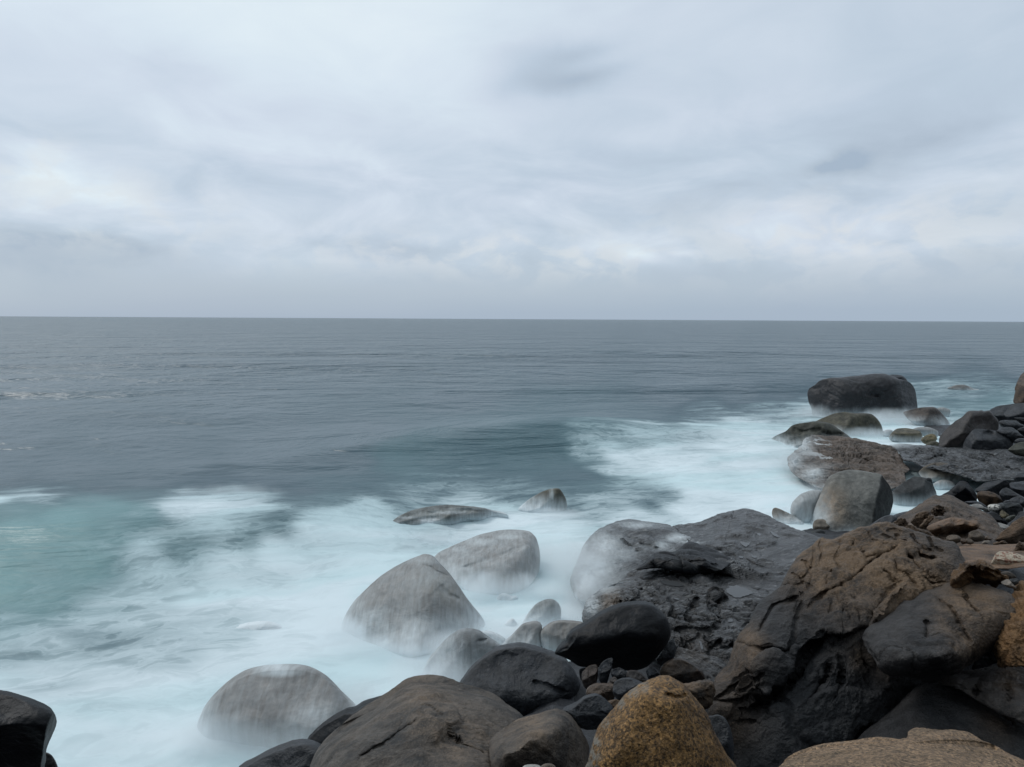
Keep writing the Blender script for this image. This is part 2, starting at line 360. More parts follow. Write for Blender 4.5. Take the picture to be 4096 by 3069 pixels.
# ------------------------------------------------------------------ rock builder
RES = 4.6          # mesh step in photo pixels (about 1.1 px of the picture)
COUNT = {'tris': 0}
ALLROCKS = []
def rock(name, label, cat, reg, pts, base=None, Y=None, mat='dark', thick=0.8, facets=(), soft=0.10, tilt=0.0,
         lump=0.06, lf=1.2, rough=0.012, rf=5.0, style='smooth', wash=None, warm=0.0, warm_spots=(), pale_spots=(),
         cracks=(), steps=(), ctrl=None, puddles=(), group=None, edge=0.25, res=None, seed=0, strat=None, wash_fn=None, back=0.9, rough_edge=0.35, dimples=(), rough_spots=(), folds=(), painted_shade=(), zc=False, plate=None):
    """one boulder: traced rim at its own distance, a front carved by planes and noise, and a full back"""
    out = px(reg, pts) if reg else np.array(pts, float)
    dense = catmull(out, 8)
    step = res or RES
    _, per = resample(dense, 10)
    ns = int(np.clip(per/step, 40, 2600)); B, _ = resample(dense, ns)
    c0 = B.mean(0)
    Rpx = np.sqrt(abs(0.5*np.sum(B[:, 0]*np.roll(B[:, 1], -1)-np.roll(B[:, 0], -1)*B[:, 1]))/math.pi)
    # slightly ragged rim
    ang = np.linspace(0, 2*math.pi, ns, endpoint=False)
    nr = int(np.clip(Rpx/step, 10, 600))
    if Y is None:
        bs, bz = base; Y = dist_at(c0[0], bs, bz)
        Rm = Rpx/F*Y; Y += 0.35*thick*Rm
    crv = rays(c0[None])[0]; L0 = Y/crv[1]          # forward depth
    k = L0/F                                        # metres per pixel
    R = Rpx*k
    tt = (np.arange(nr)+1)/nr
    rho = np.sin(tt*math.pi/2)*0.55+tt*0.45
    rho[-1] = 1.0
    SP = [c0[None]]; RH = [np.zeros(1)]
    for r_ in rho:
        SP.append(c0+r_*(B-c0)); RH.append(np.full(ns, r_))
    SP = np.vstack(SP); RH = np.concatenate(RH)
    # local frame
    tow = -crv/np.linalg.norm(crv)
    rgt = np.cross([0, 0, 1.0], tow); rgt = -rgt if rgt[0] < 0 else rgt; rgt /= np.linalg.norm(rgt)
    upv = np.cross(tow, rgt); upv = upv if upv[2] > 0 else -upv
    x = (SP[:, 0]-c0[0])*k; y = -(SP[:, 1]-c0[1])*k
    seedv = np.array([seed*13.7+c0[0]*0.01, seed*7.1, c0[1]*0.01])
    if ctrl is not None:
        if zc: ctrl = [(a, b, dist_at(*px(reg, [(a, b)])[0], q)) for a, b, q in ctrl]
        cp = px(reg, [(a, b) for a, b, _ in ctrl]) if reg else np.array([(a, b) for a, b, _ in ctrl], float)
        Yd = tps(cp, [q[2] for q in ctrl], SP)
        rv = rays(SP); wv_ = L0-Yd/rv[:, 1]          # forward depth difference
        T = edge*R
        wv_ = wv_-T*(1-np.sqrt(np.clip(1-RH**8, 0, 1)))
    else:
        T = thick*R
        dome = T*np.sqrt(np.clip(1-RH**2, 0, 1))
        q3 = np.c_[x, y, dome]/R*1.1+seedv
        wv_ = dome-tilt*y
        for (az, el, d) in facets:
            a_, e_ = math.radians(az), math.radians(el)
            th = np.array([tow[0], tow[1], 0]); th /= np.linalg.norm(th)
            nrm = math.cos(e_)*(math.cos(a_)*th+math.sin(a_)*rgt)+math.sin(e_)*np.array([0, 0, 1.0])
            nx, ny, nw = nrm@rgt, nrm@upv, nrm@tow
            if nw < 0.06: nw = 0.06
            pw = (d*R-nx*x-ny*y)/nw+perlin(np.c_[x, y, 0*x]/R*1.7+seedv+az)*0.06*R
            s_ = soft*R
            hh = np.clip(0.5+0.5*(wv_-pw)/s_, 0, 1)
            wv_ = wv_*(1-hh)+pw*hh-s_*hh*(1-hh)
    P0 = np.c_[x, y, wv_]
    inner = 1-RH**5
    wv_ = wv_+fbm(P0/R*lf+seedv, 3)*lump*R*1.6*(0.25+0.75*inner)
    pn = np.c_[perlin(np.c_[SP*0.012, 0*x]+3.1), perlin(np.c_[SP*0.012, 0*x]+9.7)]*9+np.c_[perlin(np.c_[SP*0.045, 0*x]+5.1), perlin(np.c_[SP*0.045, 0*x]+1.7)]*4
    cav = np.zeros(len(SP))
    for ck in cracks:
        poly, wd, dp = ck[:3]
        Lp = px(ck[3] if len(ck) > 3 else reg, poly)
        d_, sd_, par = seg_dist(SP+pn, Lp)
        tap = np.clip(np.minimum(par, 1-par)*8, 0.25, 1)
        amp = dp*tap
        wv_ = wv_-amp*np.exp(-(d_/(wd*(0.5+0.5*tap)))**2)-amp*0.6*np.exp(-(d_/(wd*4.0))**1.3)
    for stp in steps:
        poly, reach, hgt, sgn = stp[:4]
        Lp = px(stp[4] if len(stp) > 4 else reg, poly)
        d_, sd_, par = seg_dist(SP+pn, Lp)
        tap = np.clip(np.minimum(par, 1-par)*5, 0, 1)
        sdd = d_*sd_*sgn
        wv_ = wv_+hgt*tap*np.where(sdd > 0, np.exp(-(sdd/reach)**1.5)*ss(sdd, 0, 9), 0)-hgt*0.5*tap*np.where(sdd <= 0, np.exp(sdd/(reach*0.35))*ss(-sdd, -3, 4), 0)
    for fo_ in folds:
        Lp = px(fo_[3] if len(fo_) > 3 else reg, fo_[0])
        ext = np.vstack([Lp[0]+(Lp[0]-Lp[1])*3, Lp, Lp[-1]+(Lp[-1]-Lp[-2])*3])
        d_, sd_, par = seg_dist(SP+pn*0.6, ext)
        q_ = np.maximum(d_*sd_*fo_[1], 0)
        wv_ = wv_-fo_[2]*(np.sqrt(q_*q_+9)-3)
    for (a, b, rr, dd) in dimples:
        cp = px(reg, [(a, b)])[0]; d_ = np.linalg.norm(SP+pn-cp, axis=1)
        wv_ = wv_-dd*np.exp(-(d_/rr)**2)
    rv = rays(SP)
    Pw = CAM+rv*(L0-wv_)[:, None]
    # relief along the surface normal
    def normals(Pw):
        G = Pw[1:].reshape(nr, ns, 3)
        du = np.roll(G, -1, 1)-np.roll(G, 1, 1)
        dv = np.empty_like(G); dv[1:-1] = G[2:]-G[:-2]; dv[0] = G[0]-Pw[0]; dv[-1] = G[-1]-G[-2]
        Nn = np.cross(du, dv); Nn /= np.linalg.norm(Nn, axis=2)[:, :, None]+1e-12
        Nn = Nn.reshape(-1, 3); Nn = np.vstack([Nn[:ns].mean(0), Nn])
        sg = np.sign(np.sum(Nn*(-rv), axis=1)); sg[sg == 0] = 1
        return Nn*sg[:, None]
    Nn = normals(Pw)
    ef = rough_edge+(1-rough_edge)*inner
    if style == 'smooth':
        disp = fbm(Pw*rf*0.45/R**0.5+seedv, 6, 0.62)*rough*R**0.5*4.5
    elif style == 'gneiss':
        ax = np.array([0.45, 0.5, 0.7]) if strat is None else np.array(strat, float); ax /= np.linalg.norm(ax)
        wp = Pw+0.35*np.c_[perlin(Pw*0.55+seedv), perlin(Pw*0.55+7), perlin(Pw*0.55+31)]+0.10*np.c_[perlin(Pw*1.7+seedv), perlin(Pw*1.7+7), perlin(Pw*1.7+31)]
        al = (wp@ax)
        flat_ = wp-al[:, None]*ax
        q = flat_*0.30+al[:, None]*ax*2.0
        lay = fbm(q*rf*0.26+seedv, 4, 0.5)
        disp = (lay-0.3*np.abs(perlin(q*rf*0.5+3)))*rough*4.2+fbm(Pw*0.8+seedv, 5, 0.5)*rough*2.2
        q2 = flat_*0.9+al[:, None]*ax*2.0
        cell = np.abs(fbm(q2*1.5+seedv+11, 5, 0.6))
        kn = np.zeros(len(SP))
        for (reg_, a, b, rr, am) in rough_spots:
            kn = kn+am*np.exp(-(np.linalg.norm(SP-px(reg_, [(a, b)])[0], axis=1)/rr)**2)
        disp = disp+np.clip(kn, 0.12, 1.5)*rough*(3.2*(cell-0.2)-2.0*np.exp(-(cell/0.035)**2))
    elif style == 'knobby':
        a1 = np.abs(fbm(Pw*rf*0.5+seedv, 4, 0.55)); disp = (a1-0.25)*rough*5.5
        a2 = fbm(Pw*rf*1.9+seedv+4, 3, 0.6, ridged=True); disp = disp-rough*1.3*ss(a2, 0.3, 0.9)
    elif style == 'weathered':
        kn = np.ones(len(SP))
        for (reg_, a, b, rr, am) in rough_spots:
            kn = kn+am*np.exp(-(np.linalg.norm(SP-px(reg_, [(a, b)])[0], axis=1)/rr)**2)
        disp = fbm(Pw*rf*0.30+seedv, 6, 0.64)*rough*3.4
        wq = Pw*np.array([1, 1, 0.7])+0.3*np.c_[perlin(Pw*1.1+seedv), perlin(Pw*1.1+7), perlin(Pw*1.1+31)]
        c1 = np.abs(fbm(wq*rf*0.20+seedv+21, 4, 0.6)); c2 = np.abs(fbm(wq*rf*0.55+seedv+5, 4, 0.6))
        gate = ss(fbm(Pw*0.9+seedv+61, 2), 0.12, 0.35)
        disp = disp-rough*1.3*gate*np.exp(-(c1/0.03)**2)+(kn-1)*rough*(2.3*(c2-0.2)+0.6*np.abs(fbm(Pw*rf*1.1+9, 4)))+rough*0.25*fbm(Pw*rf*2.2+3, 3)
    if plate:
        sz, am = plate[:2]; an = np.array(plate[2] if len(plate) > 2 else (1, 1, 1), float)
        wq = Pw+0.22*sz*np.c_[perlin(Pw*1.3/sz+seedv), perlin(Pw*1.3/sz+7), perlin(Pw*1.3/sz+31)]
        pv, pj = plates(wq*an/sz+seedv)
        pv2, pj2 = plates(wq*an/(sz*0.36)+seedv+5)
        disp = disp+am*sz*(pv*0.5-0.10*pj)+am*sz*0.36*(pv2*0.4-0.06*pj2)*ss(fbm(Pw*0.8/sz+9, 2), -0.2, 0.3)
    disp = disp*ef
    Pw = Pw+Nn*disp[:, None]
    # rain puddles: flatten the hollow that holds each one
    made = []
    for pd in puddles:
        poly = px(pd[1] if len(pd) > 1 else reg, pd[0]); cc = poly.mean(0)
        j = np.argmin(np.linalg.norm(SP-cc, axis=1)); z0 = Pw[j, 2]
        pl_ = catmull(poly, 5); ins = in_poly(SP+pn*0.3, pl_)
        dd, _, _ = seg_dist(SP, np.vstack([pl_, pl_[:1]]))
        fall = np.where(ins, 1.0, np.exp(-(dd/16.0)**2))
        tz = (z0-0.012-CAMZ)/rv[:, 2]; flat = CAM+rv*tz[:, None]
        Pw = Pw*(1-fall[:, None])+flat*fall[:, None]
        made.append((pl_, z0))
    # back of the rock
    nb = max(5, nr//6); tb = (np.arange(nb)+1)/(nb+1)
    rim = Pw[-ns:]; cen = CAM+crv*L0
    BK = []
    depth_dir = rays(B); depth_dir /= np.linalg.norm(depth_dir, axis=1)[:, None]
    hz = np.array([crv[0], crv[1], 0]); hz /= np.linalg.norm(hz)
    backc = rim.mean(0)+hz*(back*R)
    for t_ in tb:
        a = t_*math.pi/2
        BK.append(backc+(rim-backc)*1.0*math.cos(a)-(backc-rim.mean(0))*(math.cos(a)-1+ (1-math.sin(a)))*0+0*hz)
    # quarter-ellipse sweep from the rim to the back pole
    BK = []
    rc = rim.mean(0)
    for t_ in tb:
        a = t_*math.pi/2
        ring = rc+(rim-rc)*math.cos(a)+hz*(back*R*math.sin(a))
        BK.append(ring)
    pole = (rc+hz*back*R)[None]
    V = np.vstack([Pw]+BK+[pole])
    # faces
    F3 = []; F4 = []
    idx = lambda ring, s_: 1+ring*ns+(s_ % ns)
    s_ = np.arange(ns)
    q = []
    for r_ in range(nr-1+nb):
        q.append(np.c_[idx(r_, s_), idx(r_+1, s_), idx(r_+1, s_+1), idx(r_, s_+1)])
    quads = np.vstack(q)
    t0 = np.c_[np.zeros(ns, int), idx(0, s_), idx(0, s_+1)]
    lastr = nr+nb-1
    t1 = np.c_[idx(lastr, s_), np.full(ns, len(V)-1), idx(lastr, s_+1)]
    tris = np.vstack([t0, t1, quads[:, [0, 1, 2]], quads[:, [0, 2, 3]]])
    # outward orientation: test the first triangle against the sight line
    a_, b_, c_ = V[tris[0, 0]], V[tris[0, 1]], V[tris[0, 2]]
    if np.dot(np.cross(b_-a_, c_-a_), -rv[0]) < 0: tris = tris[:, ::-1]
    nfront = len(Pw); nall = len(V)
    # wash and colour attributes
    SPf = np.vstack([SP]+[B]*nb+[c0[None]])
    wa = np.zeros(nall)
    if wash is not None:
        z0_, soft_, amt = wash[:3]
        nz = fbm(V*0.7+seedv, 3)*soft_*0.55+fbm(V*np.array([2.5, 2.5, 0.5])+seedv, 3)*soft_*0.35
        wa = amt*(1-ss(V[:, 2]+nz, z0_-soft_, z0_+soft_)) + (1-amt)*(1-ss(V[:, 2]+nz, -0.05, 0.14+0.15*soft_))
        wa = np.clip(wa, 0, 1)
        if len(wash) > 3: wa = np.maximum(wa, wash[3]*(1+0.3*fbm(V*1.1+seedv, 3)))
    if wash_fn is not None:
        for (reg_, a, b, rx, ry, am) in wash_fn:
            cp = px(reg_, [(a, b)])[0]
            d2 = ((SPf[:, 0]-cp[0])/rx)**2+((SPf[:, 1]-cp[1])/ry)**2
            wa = np.maximum(wa, am*np.exp(-d2)) if am > 0 else wa*(1+am*np.exp(-d2))
    wr = np.full(nall, float(warm))
    for (reg_, a, b, rr, am) in warm_spots:
        cp = px(reg_, [(a, b)])[0]
        wr = wr+am*np.exp(-(np.linalg.norm(SPf-cp, axis=1)/rr)**2)
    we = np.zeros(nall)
    for wp_ in painted_shade:
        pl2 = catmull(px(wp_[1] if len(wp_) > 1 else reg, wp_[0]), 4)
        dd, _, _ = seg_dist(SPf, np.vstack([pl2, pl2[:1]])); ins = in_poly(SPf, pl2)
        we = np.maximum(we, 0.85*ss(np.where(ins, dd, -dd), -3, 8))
    pa = np.zeros(nall)
    for (reg_, a, b, rr, am) in pale_spots:
        cp = px(reg_, [(a, b)])[0]
        pa = np.maximum(pa, am*(1-ss(np.linalg.norm(SPf-cp, axis=1), rr*0.5, rr)))
    o = new_mesh(name, V, tris, M[mat], {'wash': np.clip(wa, 0, 1), 'warm': np.clip(wr, 0, 1.2), 'pale': pa, 'painted_shade': we})
    o['label'] = label; o['category'] = cat
    if group: o['group'] = group
    COUNT['tris'] += len(tris)
    ALLROCKS.append((o, SP, Pw))
    for pl_, z0 in made:
        rvp = rays(pl_); pw = CAM+rvp*((z0-CAMZ)/rvp[:, 2])[:, None]
        cc = pw.mean(0)
        jag = 0.92+0.22*perlin(pw*7.0)+0.12*perlin(pw*19.0)
        vv = np.vstack([cc[None], cc+(pw-cc)*jag[:, None]]); vv[:, 2] = z0; vv2 = vv.copy(); vv2[:, 2] -= 0.01
        n_ = len(pw); s2 = np.arange(n_)
        ff = np.c_[np.zeros(n_, int), 1+s2, 1+(s2+1) % n_]
        if np.cross(vv[2]-vv[1], vv[0]-vv[1])[2] < 0: ff = ff[:, ::-1]
        po = new_mesh('puddle', vv, ff, M_PUD, smooth=False, parent=o)
    return o

m = bpy.data.materials.new('rain_puddle'); m.use_nodes = True; n = NT(m.node_tree)
bs = n.n('ShaderNodeBsdfPrincipled'); bs.inputs['Base Color'].default_value = (0.05, 0.053, 0.056, 1); bs.inputs['Roughness'].default_value = 0.2
bs.inputs['IOR'].default_value = 1.33
o_ = n.n('ShaderNodeOutputMaterial'); n.link(bs.outputs[0], o_.inputs[0]); M_PUD = m

# ------------------------------------------------------------------ sea
def water_material():
    m = bpy.data.materials.new('sea_water'); m.use_nodes = True; n = NT(m.node_tree)
    g = n.n('ShaderNodeNewGeometry'); P = g.outputs['Position']
    foam = n.ramp(n.attr('foam'), 0.015, 1.0, 0.0, 1.0, False); teal = n.attr('teal')
    # drawn-out filaments of foam
    wp = n.n('ShaderNodeTexNoise'); n.link(P, wp.inputs['Vector']); wp.inputs['Scale'].default_value = 0.35; wp.inputs['Detail'].default_value = 3
    wv = n.vmath('SCALE', n.vmath('SUBTRACT', wp.outputs['Color'], (0.5, 0.5, 0.5)), scale=1.7)
    Q = n.vmath('ADD', P, wv)
    vr = n.n('ShaderNodeVectorRotate'); n.link(Q, vr.inputs['Vector']); vr.inputs['Axis'].default_value = (0, 0, 1); vr.inputs['Angle'].default_value = -0.35
    Q = vr.outputs[0]
    Q2 = n.vmath('MULTIPLY', Q, (0.55, 1.7, 0.6))
    f1 = n.noise(Q2, 0.55, 6, 0.56, 0.35)
    f2 = n.noise(n.vmath('MULTIPLY', Q, (1.0, 2.1, 0.6)), 1.5, 5, 0.58, 0.45)
    rd = n.math('ABSOLUTE', n.math('SUBTRACT', f2, 0.5))
    fil = n.ramp(rd, 0.0, 0.085, 1.0, 0.0)
    fl = n.math('ADD', n.math('MULTIPLY', n.math('SUBTRACT', f1, 0.5), 2.0), n.math('MULTIPLY', n.math('SUBTRACT', f2, 0.5), 0.9))
    bell = n.math('MULTIPLY', n.math('MULTIPLY', foam, n.math('SUBTRACT', 1.28, foam)), 0.85)
    ff = n.math('ADD', foam, n.math('MULTIPLY', n.math('ADD', fl, n.math('MULTIPLY', fil, 0.20)), bell))
    ff = n.math('MINIMUM', n.math('MAXIMUM', ff, 0.0), 1.0)
    deep = n.mix(n.noise(n.vmath('MULTIPLY', P, (0.02, 0.05, 1)), 1.0, 3), (0.036, 0.072, 0.098), (0.050, 0.090, 0.112))
    body = n.mix(teal, deep, (0.140, 0.268, 0.283))
    aer = n.mix(n.ramp(ff, 0.25, 0.8), body, (0.41, 0.53, 0.565))
    wht = n.mix(n.ramp(n.noise(Q2, 0.22, 4, 0.55, 0.4), 0.40, 0.62), (0.62, 0.705, 0.745), (0.53, 0.665, 0.70))
    col = n.mix(n.ramp(ff, 0.35, 1.0), aer, wht)
    half = n.mix(n.math('POWER', ff, 0.75), body, col)
    # ripples: height in metres at three scales
    h1 = n.noise(n.vmath('MULTIPLY', P, (0.34, 0.55, 0.3)), 1.0, 5, 0.58, 0.5)
    h2 = n.noise(n.vmath('MULTIPLY', P, (1.1, 2.6, 1)), 1.0, 4, 0.6, 0.6)
    h3 = n.noise(n.vmath('MULTIPLY', P, (0.085, 0.13, 1)), 1.0, 6, 0.60, 0.5)
    h4 = n.noise(n.vmath('MULTIPLY', P, (0.022, 0.040, 1)), 1.0, 6, 0.60, 0.6)
    hh = n.math('ADD', n.math('ADD', n.math('MULTIPLY', h1, 0.60), n.math('MULTIPLY', h2, 0.12)), n.math('ADD', n.math('MULTIPLY', h3, 3.0), n.math('MULTIPLY', h4, 7.5)))
    b = n.n('ShaderNodeBump'); b.inputs['Distance'].default_value = 1.0
    sp_ = n.n('ShaderNodeSeparateXYZ'); n.link(P, sp_.inputs[0])
    n.link(n.math('MULTIPLY', hh, n.ramp(sp_.outputs[1], 18, 120, 0.16, 1.0)), b.inputs['Height']); n.link(n.math('SUBTRACT', 0.9, n.math('MULTIPLY', ff, 0.80)), b.inputs['Strength'])
    bs = n.n('ShaderNodeBsdfPrincipled')
    n.link(half, bs.inputs['Base Color']); n.link(b.outputs[0], bs.inputs['Normal'])
    n.link(n.math('ADD', 0.30, n.math('MULTIPLY', ff, 0.6)), bs.inputs['Roughness'])
    bs.inputs['IOR'].default_value = 1.33
    n.link(n.math('SUBTRACT', 0.5, n.math('MULTIPLY', ff, 0.35)), bs.inputs['Specular IOR Level'])
    o = n.n('ShaderNodeOutputMaterial'); n.link(bs.outputs[0], o.inputs[0])
    return m
M['sea'] = water_material()

FOAMPTS = [  # place (V pixels), foam, teal
 (1200,780,0,0),(1500,780,0,0),(1700,780,0,0),(1850,790,0,0),(2000,785,0,0),(2200,780,0,0),(1800,700,0,0),(2000,700,0,0),(1200,700,0,0),(750,780,0,0),(250,780,0,0),(1900,740,0,0),(2120,740,0,0),(0,700,0,0),(500,700,0,0),(1000,700,0,0),(1500,700,0,0),(2200,700,0,0),(0,850,0,0),(500,850,0,0),(1000,850,0,0),(1500,820,0,0),
 (0,950,.02,0),(300,950,.03,0),(600,950,0,0),(800,950,0,0),(0,1030,.06,0),(150,1020,.05,0),(0,1080,.35,0),(0,1118,.9,0),(90,1112,.7,0),(60,1100,.55,0),(120,1090,.35,0),(220,1075,.16,0),(300,1050,.08,0),(400,1020,.02,0),(550,1020,0,0),
 (0,1165,.30,.5),(60,1150,.30,.6),(50,1200,.16,1),(150,1180,.18,1),(240,1150,.22,.85),(200,1120,.16,.6),(0,1270,.30,1),(100,1280,.40,.8),(250,1210,.42,.75),(180,1240,.35,.9),(300,1190,.4,.6),
 (0,1350,.52,.5),(0,1420,.58,.2),(100,1400,.62,.2),(60,1470,.70,0),(0,1500,.85,0),(100,1560,.93,0),(250,1320,.62,.3),(350,1290,.66,.1),(330,1240,.78,.2),(400,1400,.68,.1),(500,1430,.84,.15),(300,1480,.9,0),(200,1600,.95,0),(300,1400,.6,.1),(200,1380,.55,.15),
 (310,1110,.30,.2),(400,1090,.55,0),(500,1095,.6,0),(450,1130,.8,0),(380,1150,.78,0),(450,1170,.8,0),(550,1130,.75,0),(600,1122,.6,0),(450,1055,.22,0),(640,1090,.15,0),(500,1070,.42,0),(560,1060,.2,0),
 (400,1220,.5,.4),(520,1207,.45,.3),(600,1180,.42,.2),(650,1130,.36,.1),(700,1110,.36,.2),(320,1160,.38,.7),
 (600,1220,.92,.1),(500,1245,.86,.1),(700,1180,.88,.1),(760,1170,.95,0),(700,1300,.97,0),(600,1300,.93,.05),(800,1130,.8,.1),(450,1290,.8,.1),(800,1230,.97,0),
 (720,1060,.22,.1),(640,1010,0,0),(760,1010,0,0),(800,1060,.3,.1),(850,1080,.42,.1),(870,1010,.28,.25),(900,1040,.38,.2),(960,1050,.45,.1),(1000,1040,.42,.1),(1050,1040,.40,.1),(1100,1060,.45,.1),(1000,1085,.66,.1),(900,1085,.55,.1),(1150,1060,.4,.1),
 (1090,950,.03,.18),(1000,960,.03,.1),(950,1000,.10,.2),(1200,1000,.16,.2),(1180,960,.2,.18),(1240,1030,.15,.1),(1100,1000,.16,.2),
 (1250,975,.52,.25),(1300,950,.45,.25),(1280,1050,.35,.2),(1350,1000,.82,.2),(1400,950,.62,.1),(1450,1000,.92,.1),(1500,940,.72,0),(1600,930,.8,0),(1550,890,.45,0),(1500,883,.38,0),(1650,880,.5,0),(1700,880,.6,0),(1600,960,.88,0),(1420,1080,.42,.1),(1360,1070,.5,.1),(1300,1095,.6,.1),(1500,1100,.93,.1),(1200,1125,.93,0),(1230,1075,.42,.1),(1500,1050,.93,.1),(1650,1050,.97,0),(1700,1100,.97,0),(1100,1130,.93,0),(1200,1200,.97,0),(1000,1110,.8,0),(1350,1110,.8,.1),
 (1400,905,.12,.1),(1300,905,.05,.1),(1200,925,.1,.15),(1450,860,0,0),(1600,850,0,0),(1690,855,.12,0),(1745,900,.65,0),(1450,920,.3,.1),
 (2000,860,.4,.1),(2030,832,.6,0),(2050,845,.55,0),(2100,850,.5,0),(2180,835,.42,0),(2130,825,.4,0),(2000,900,.75,0),(1950,920,.92,0),(1980,930,.92,0),(2080,880,.45,.3),(2020,805,.05,0),(2200,805,.05,0),(2190,872,.55,.4),(2150,862,.28,.4),(2050,865,.25,.3),
 (1750,940,.85,0),(1900,980,.95,0),(1960,1010,.97,0),(1950,1100,.97,0),(2080,1050,.97,0),(1800,1140,.97,0),
 (400,1600,.97,.05),(800,1450,.97,.03),(900,1400,.96,0),(600,1400,.93,.1),(700,1350,.97,.05),(470,1345,.74,.2),(500,1385,.72,.25),(1000,1250,.98,0),(1230,1250,.98,0),(1100,1320,.98,0),(1000,1600,.98,0),(1800,1400,.98,0)]
def foam_at(SPx):
    A = np.array(FOAMPTS, float); c = A[:, :2]*1.8526
    fo = np.zeros(len(SPx)); te = np.zeros(len(SPx))
    for i in range(0, len(SPx), 20000):
        q = SPx[i:i+20000]
        d2 = ((q[:, None, 0]-c[None, :, 0])/2.1)**2+(q[:, None, 1]-c[None, :, 1])**2
        wgt = 1/(d2+34.0**2)**2.1
        wgt /= wgt.sum(1)[:, None]
        fo[i:i+20000] = wgt@A[:, 2]; te[i:i+20000] = wgt@A[:, 3]
    return fo, te
def to_px(P):
    d = P-CAM; z = d@FV
    return np.c_[2048+F*(d@RV)/z, 1534.5-F*(d@UV)/z]
def swell(x, y, far=True):
    """height of the water in metres"""
    P3 = np.c_[x, y, 0*x]
    z = 0.16*fbm(P3*np.array([0.09, 0.17, 1]), 4)+0.05*fbm(P3*np.array([0.5, 0.8, 1])+5, 3)
    # breaking wave off the left, its face towards the shore
    cx = -9.5; yc = 19.6+0.16*(x+9)+0.5*perlin(P3*0.25)
    t_ = y-yc
    prof = np.where(t_ < 0, np.exp(-(t_/2.8)**2), np.exp(-(t_/5.5)**2))
    z = z+0.75*prof*ss(-x, 1.2, 6.5)*(1-0.5*ss(-x, 13, 24))
    # second swell rising towards the middle
    yc = 35+0.35*(x-1)+0.9*perlin(P3*0.12+3)
    t_ = y-yc
    prof = np.where(t_ < 0, np.exp(-(t_/3.0)**2), np.exp(-(t_/6.5)**2))
    z = z+1.15*prof*np.exp(-((x-1)/9.0)**2)
    for (yy, ph, a) in ((62, 0.1, .35), (88, -0.1, .4), (125, 0.05, .5)):
        yc = yy+ph*x+5*perlin(P3*0.02+yy); t_ = y-yc
        z = z+1.8*a*np.exp(-(t_/(yy*0.06))**2)*(0.5+0.8*perlin(P3*0.015+yy*3))
    return z*ss(400-y, 0, 250)
rowsp = np.r_[np.arange(3700, 1420, -4.6), np.arange(1420, 1300, -3.0)]
ys = np.array([dist_at(2048, s_, 0) for s_ in rowsp])
ys = np.r_[[1.0, 3.0, 4.5], ys[ys > 5.0]]
ys = ys[(ys > 0) & (ys < 4000)]
ys = np.r_[ys, [5200, 7500, 12000, 22000, 45000]]
us = np.r_[np.linspace(-2.4, -0.80, 24)[:-1], np.linspace(-0.80, 0.80, 900), np.linspace(0.80, 2.4, 24)[1:]]
Yg, Ug = np.meshgrid(ys, us, indexing='ij')
Xg = Ug*(Yg+1.5)
X1, Y1 = Xg.ravel(), Yg.ravel()
Z1 = swell(X1, Y1)
V = np.c_[X1, Y1, Z1]
spx = to_px(np.c_[X1, Y1, 0*X1]); spx = np.clip(spx, -1500, 6000)
wob = np.c_[perlin(np.c_[X1, Y1, 0*X1]*0.5), perlin(np.c_[X1, Y1, 0*X1]*0.5+9)]
fo, te = foam_at(spx+wob*np.array([60, 14]))
nI, nJ = Xg.shape
ii, jj = np.meshgrid(np.arange(nI-1), np.arange(nJ-1), indexing='ij')
a_ = (ii*nJ+jj).ravel(); Fq = np.c_[a_, a_+1, a_+nJ+1, a_+nJ]
Z0 = np.array([0, 0, 0.0])
sea = new_mesh('sea', V, Fq, M['sea'], {'foam': fo, 'teal': te}, origin=Z0)
sea['kind'] = 'structure'; sea['label'] = 'grey green sea breaking into milky white water along the rocks'

# ------------------------------------------------------------------ shore bed under the boulders, rising behind the camera to an unseen bluff steepened to cut skylight
SB = [((4096, 1650), -.4), ((4300, 1720), .4), ((4096, 1790), .3), ((3800, 1850), -.5), ((3900, 1960), -.4), ((4096, 1990), 0.1), ((4096, 2080), .5), ((4300, 1950), .6),
      ((3500, 2060), -.8), ((3600, 2130), .3), ((3900, 2150), 1.1), ((4096, 2200), 1.5), ((4096, 2450), 1.5), ((3400, 2600), .4), ((3800, 2800), .6),
      ((3000, 2150), -.2), ((2700, 2350), -.1), ((2450, 2150), -1.2), ((2300, 2480), -.9), ((2500, 2620), .3), ((2100, 2650), -.6), ((2350, 2800), .75), ((2700, 2760), .85),
      ((1900, 2900), .1), ((2200, 3000), .8), ((2700, 3069), .8), ((1500, 3069), -.1), ((1000, 3069), -.8), ((1700, 2700), -1.2), ((300, 3069), -.9), ((0, 2600), -1.6), ((1500, 2200), -1.8), ((3300, 1700), -1.6), ((2800, 1800), -1.8)]
sbp = []; sbz = []
for (a, b), z in SB:
    v = rays(np.array([[a, b]], float))[0]; t_ = (z-CAMZ)/v[2]; p = CAM+v*t_
    sbp.append((p[0]*100, p[1]*100)); sbz.append(z)
for (a, b, z) in ((0, -3, 8), (8, -4, 10), (-8, -6, 6), (0, -10, 17), (0, 0, 4.3), (1, 3, 3.0), (4, 3, 3.4), (-3, 2, 2.2), (-5, 5, 0.7), (-12, 3, -.3), (-30, 0, 0), (12, 2, 4.5), (20, 10, 4), (30, 25, 3), (24, 40, .2), (30, 55, -2), (-15, -10, 10), (15, -12, 18), (0, -25, 28), (-30, -25, 24), (35, -25, 28), (50, 10, 9), (0, -50, 26), (60, -50, 28), (-50, -50, 24), (-60, -8, 2), (70, 60, -3), (40, 75, -3), (-40, 40, -3), (0, 70, -3), (-50, 70, -3)):
    sbp.append((a*100, b*100)); sbz.append(z)
gx = np.r_[np.linspace(-60, -12, 25)[:-1], np.linspace(-12, 34, 360), np.linspace(34, 80, 30)[1:]]
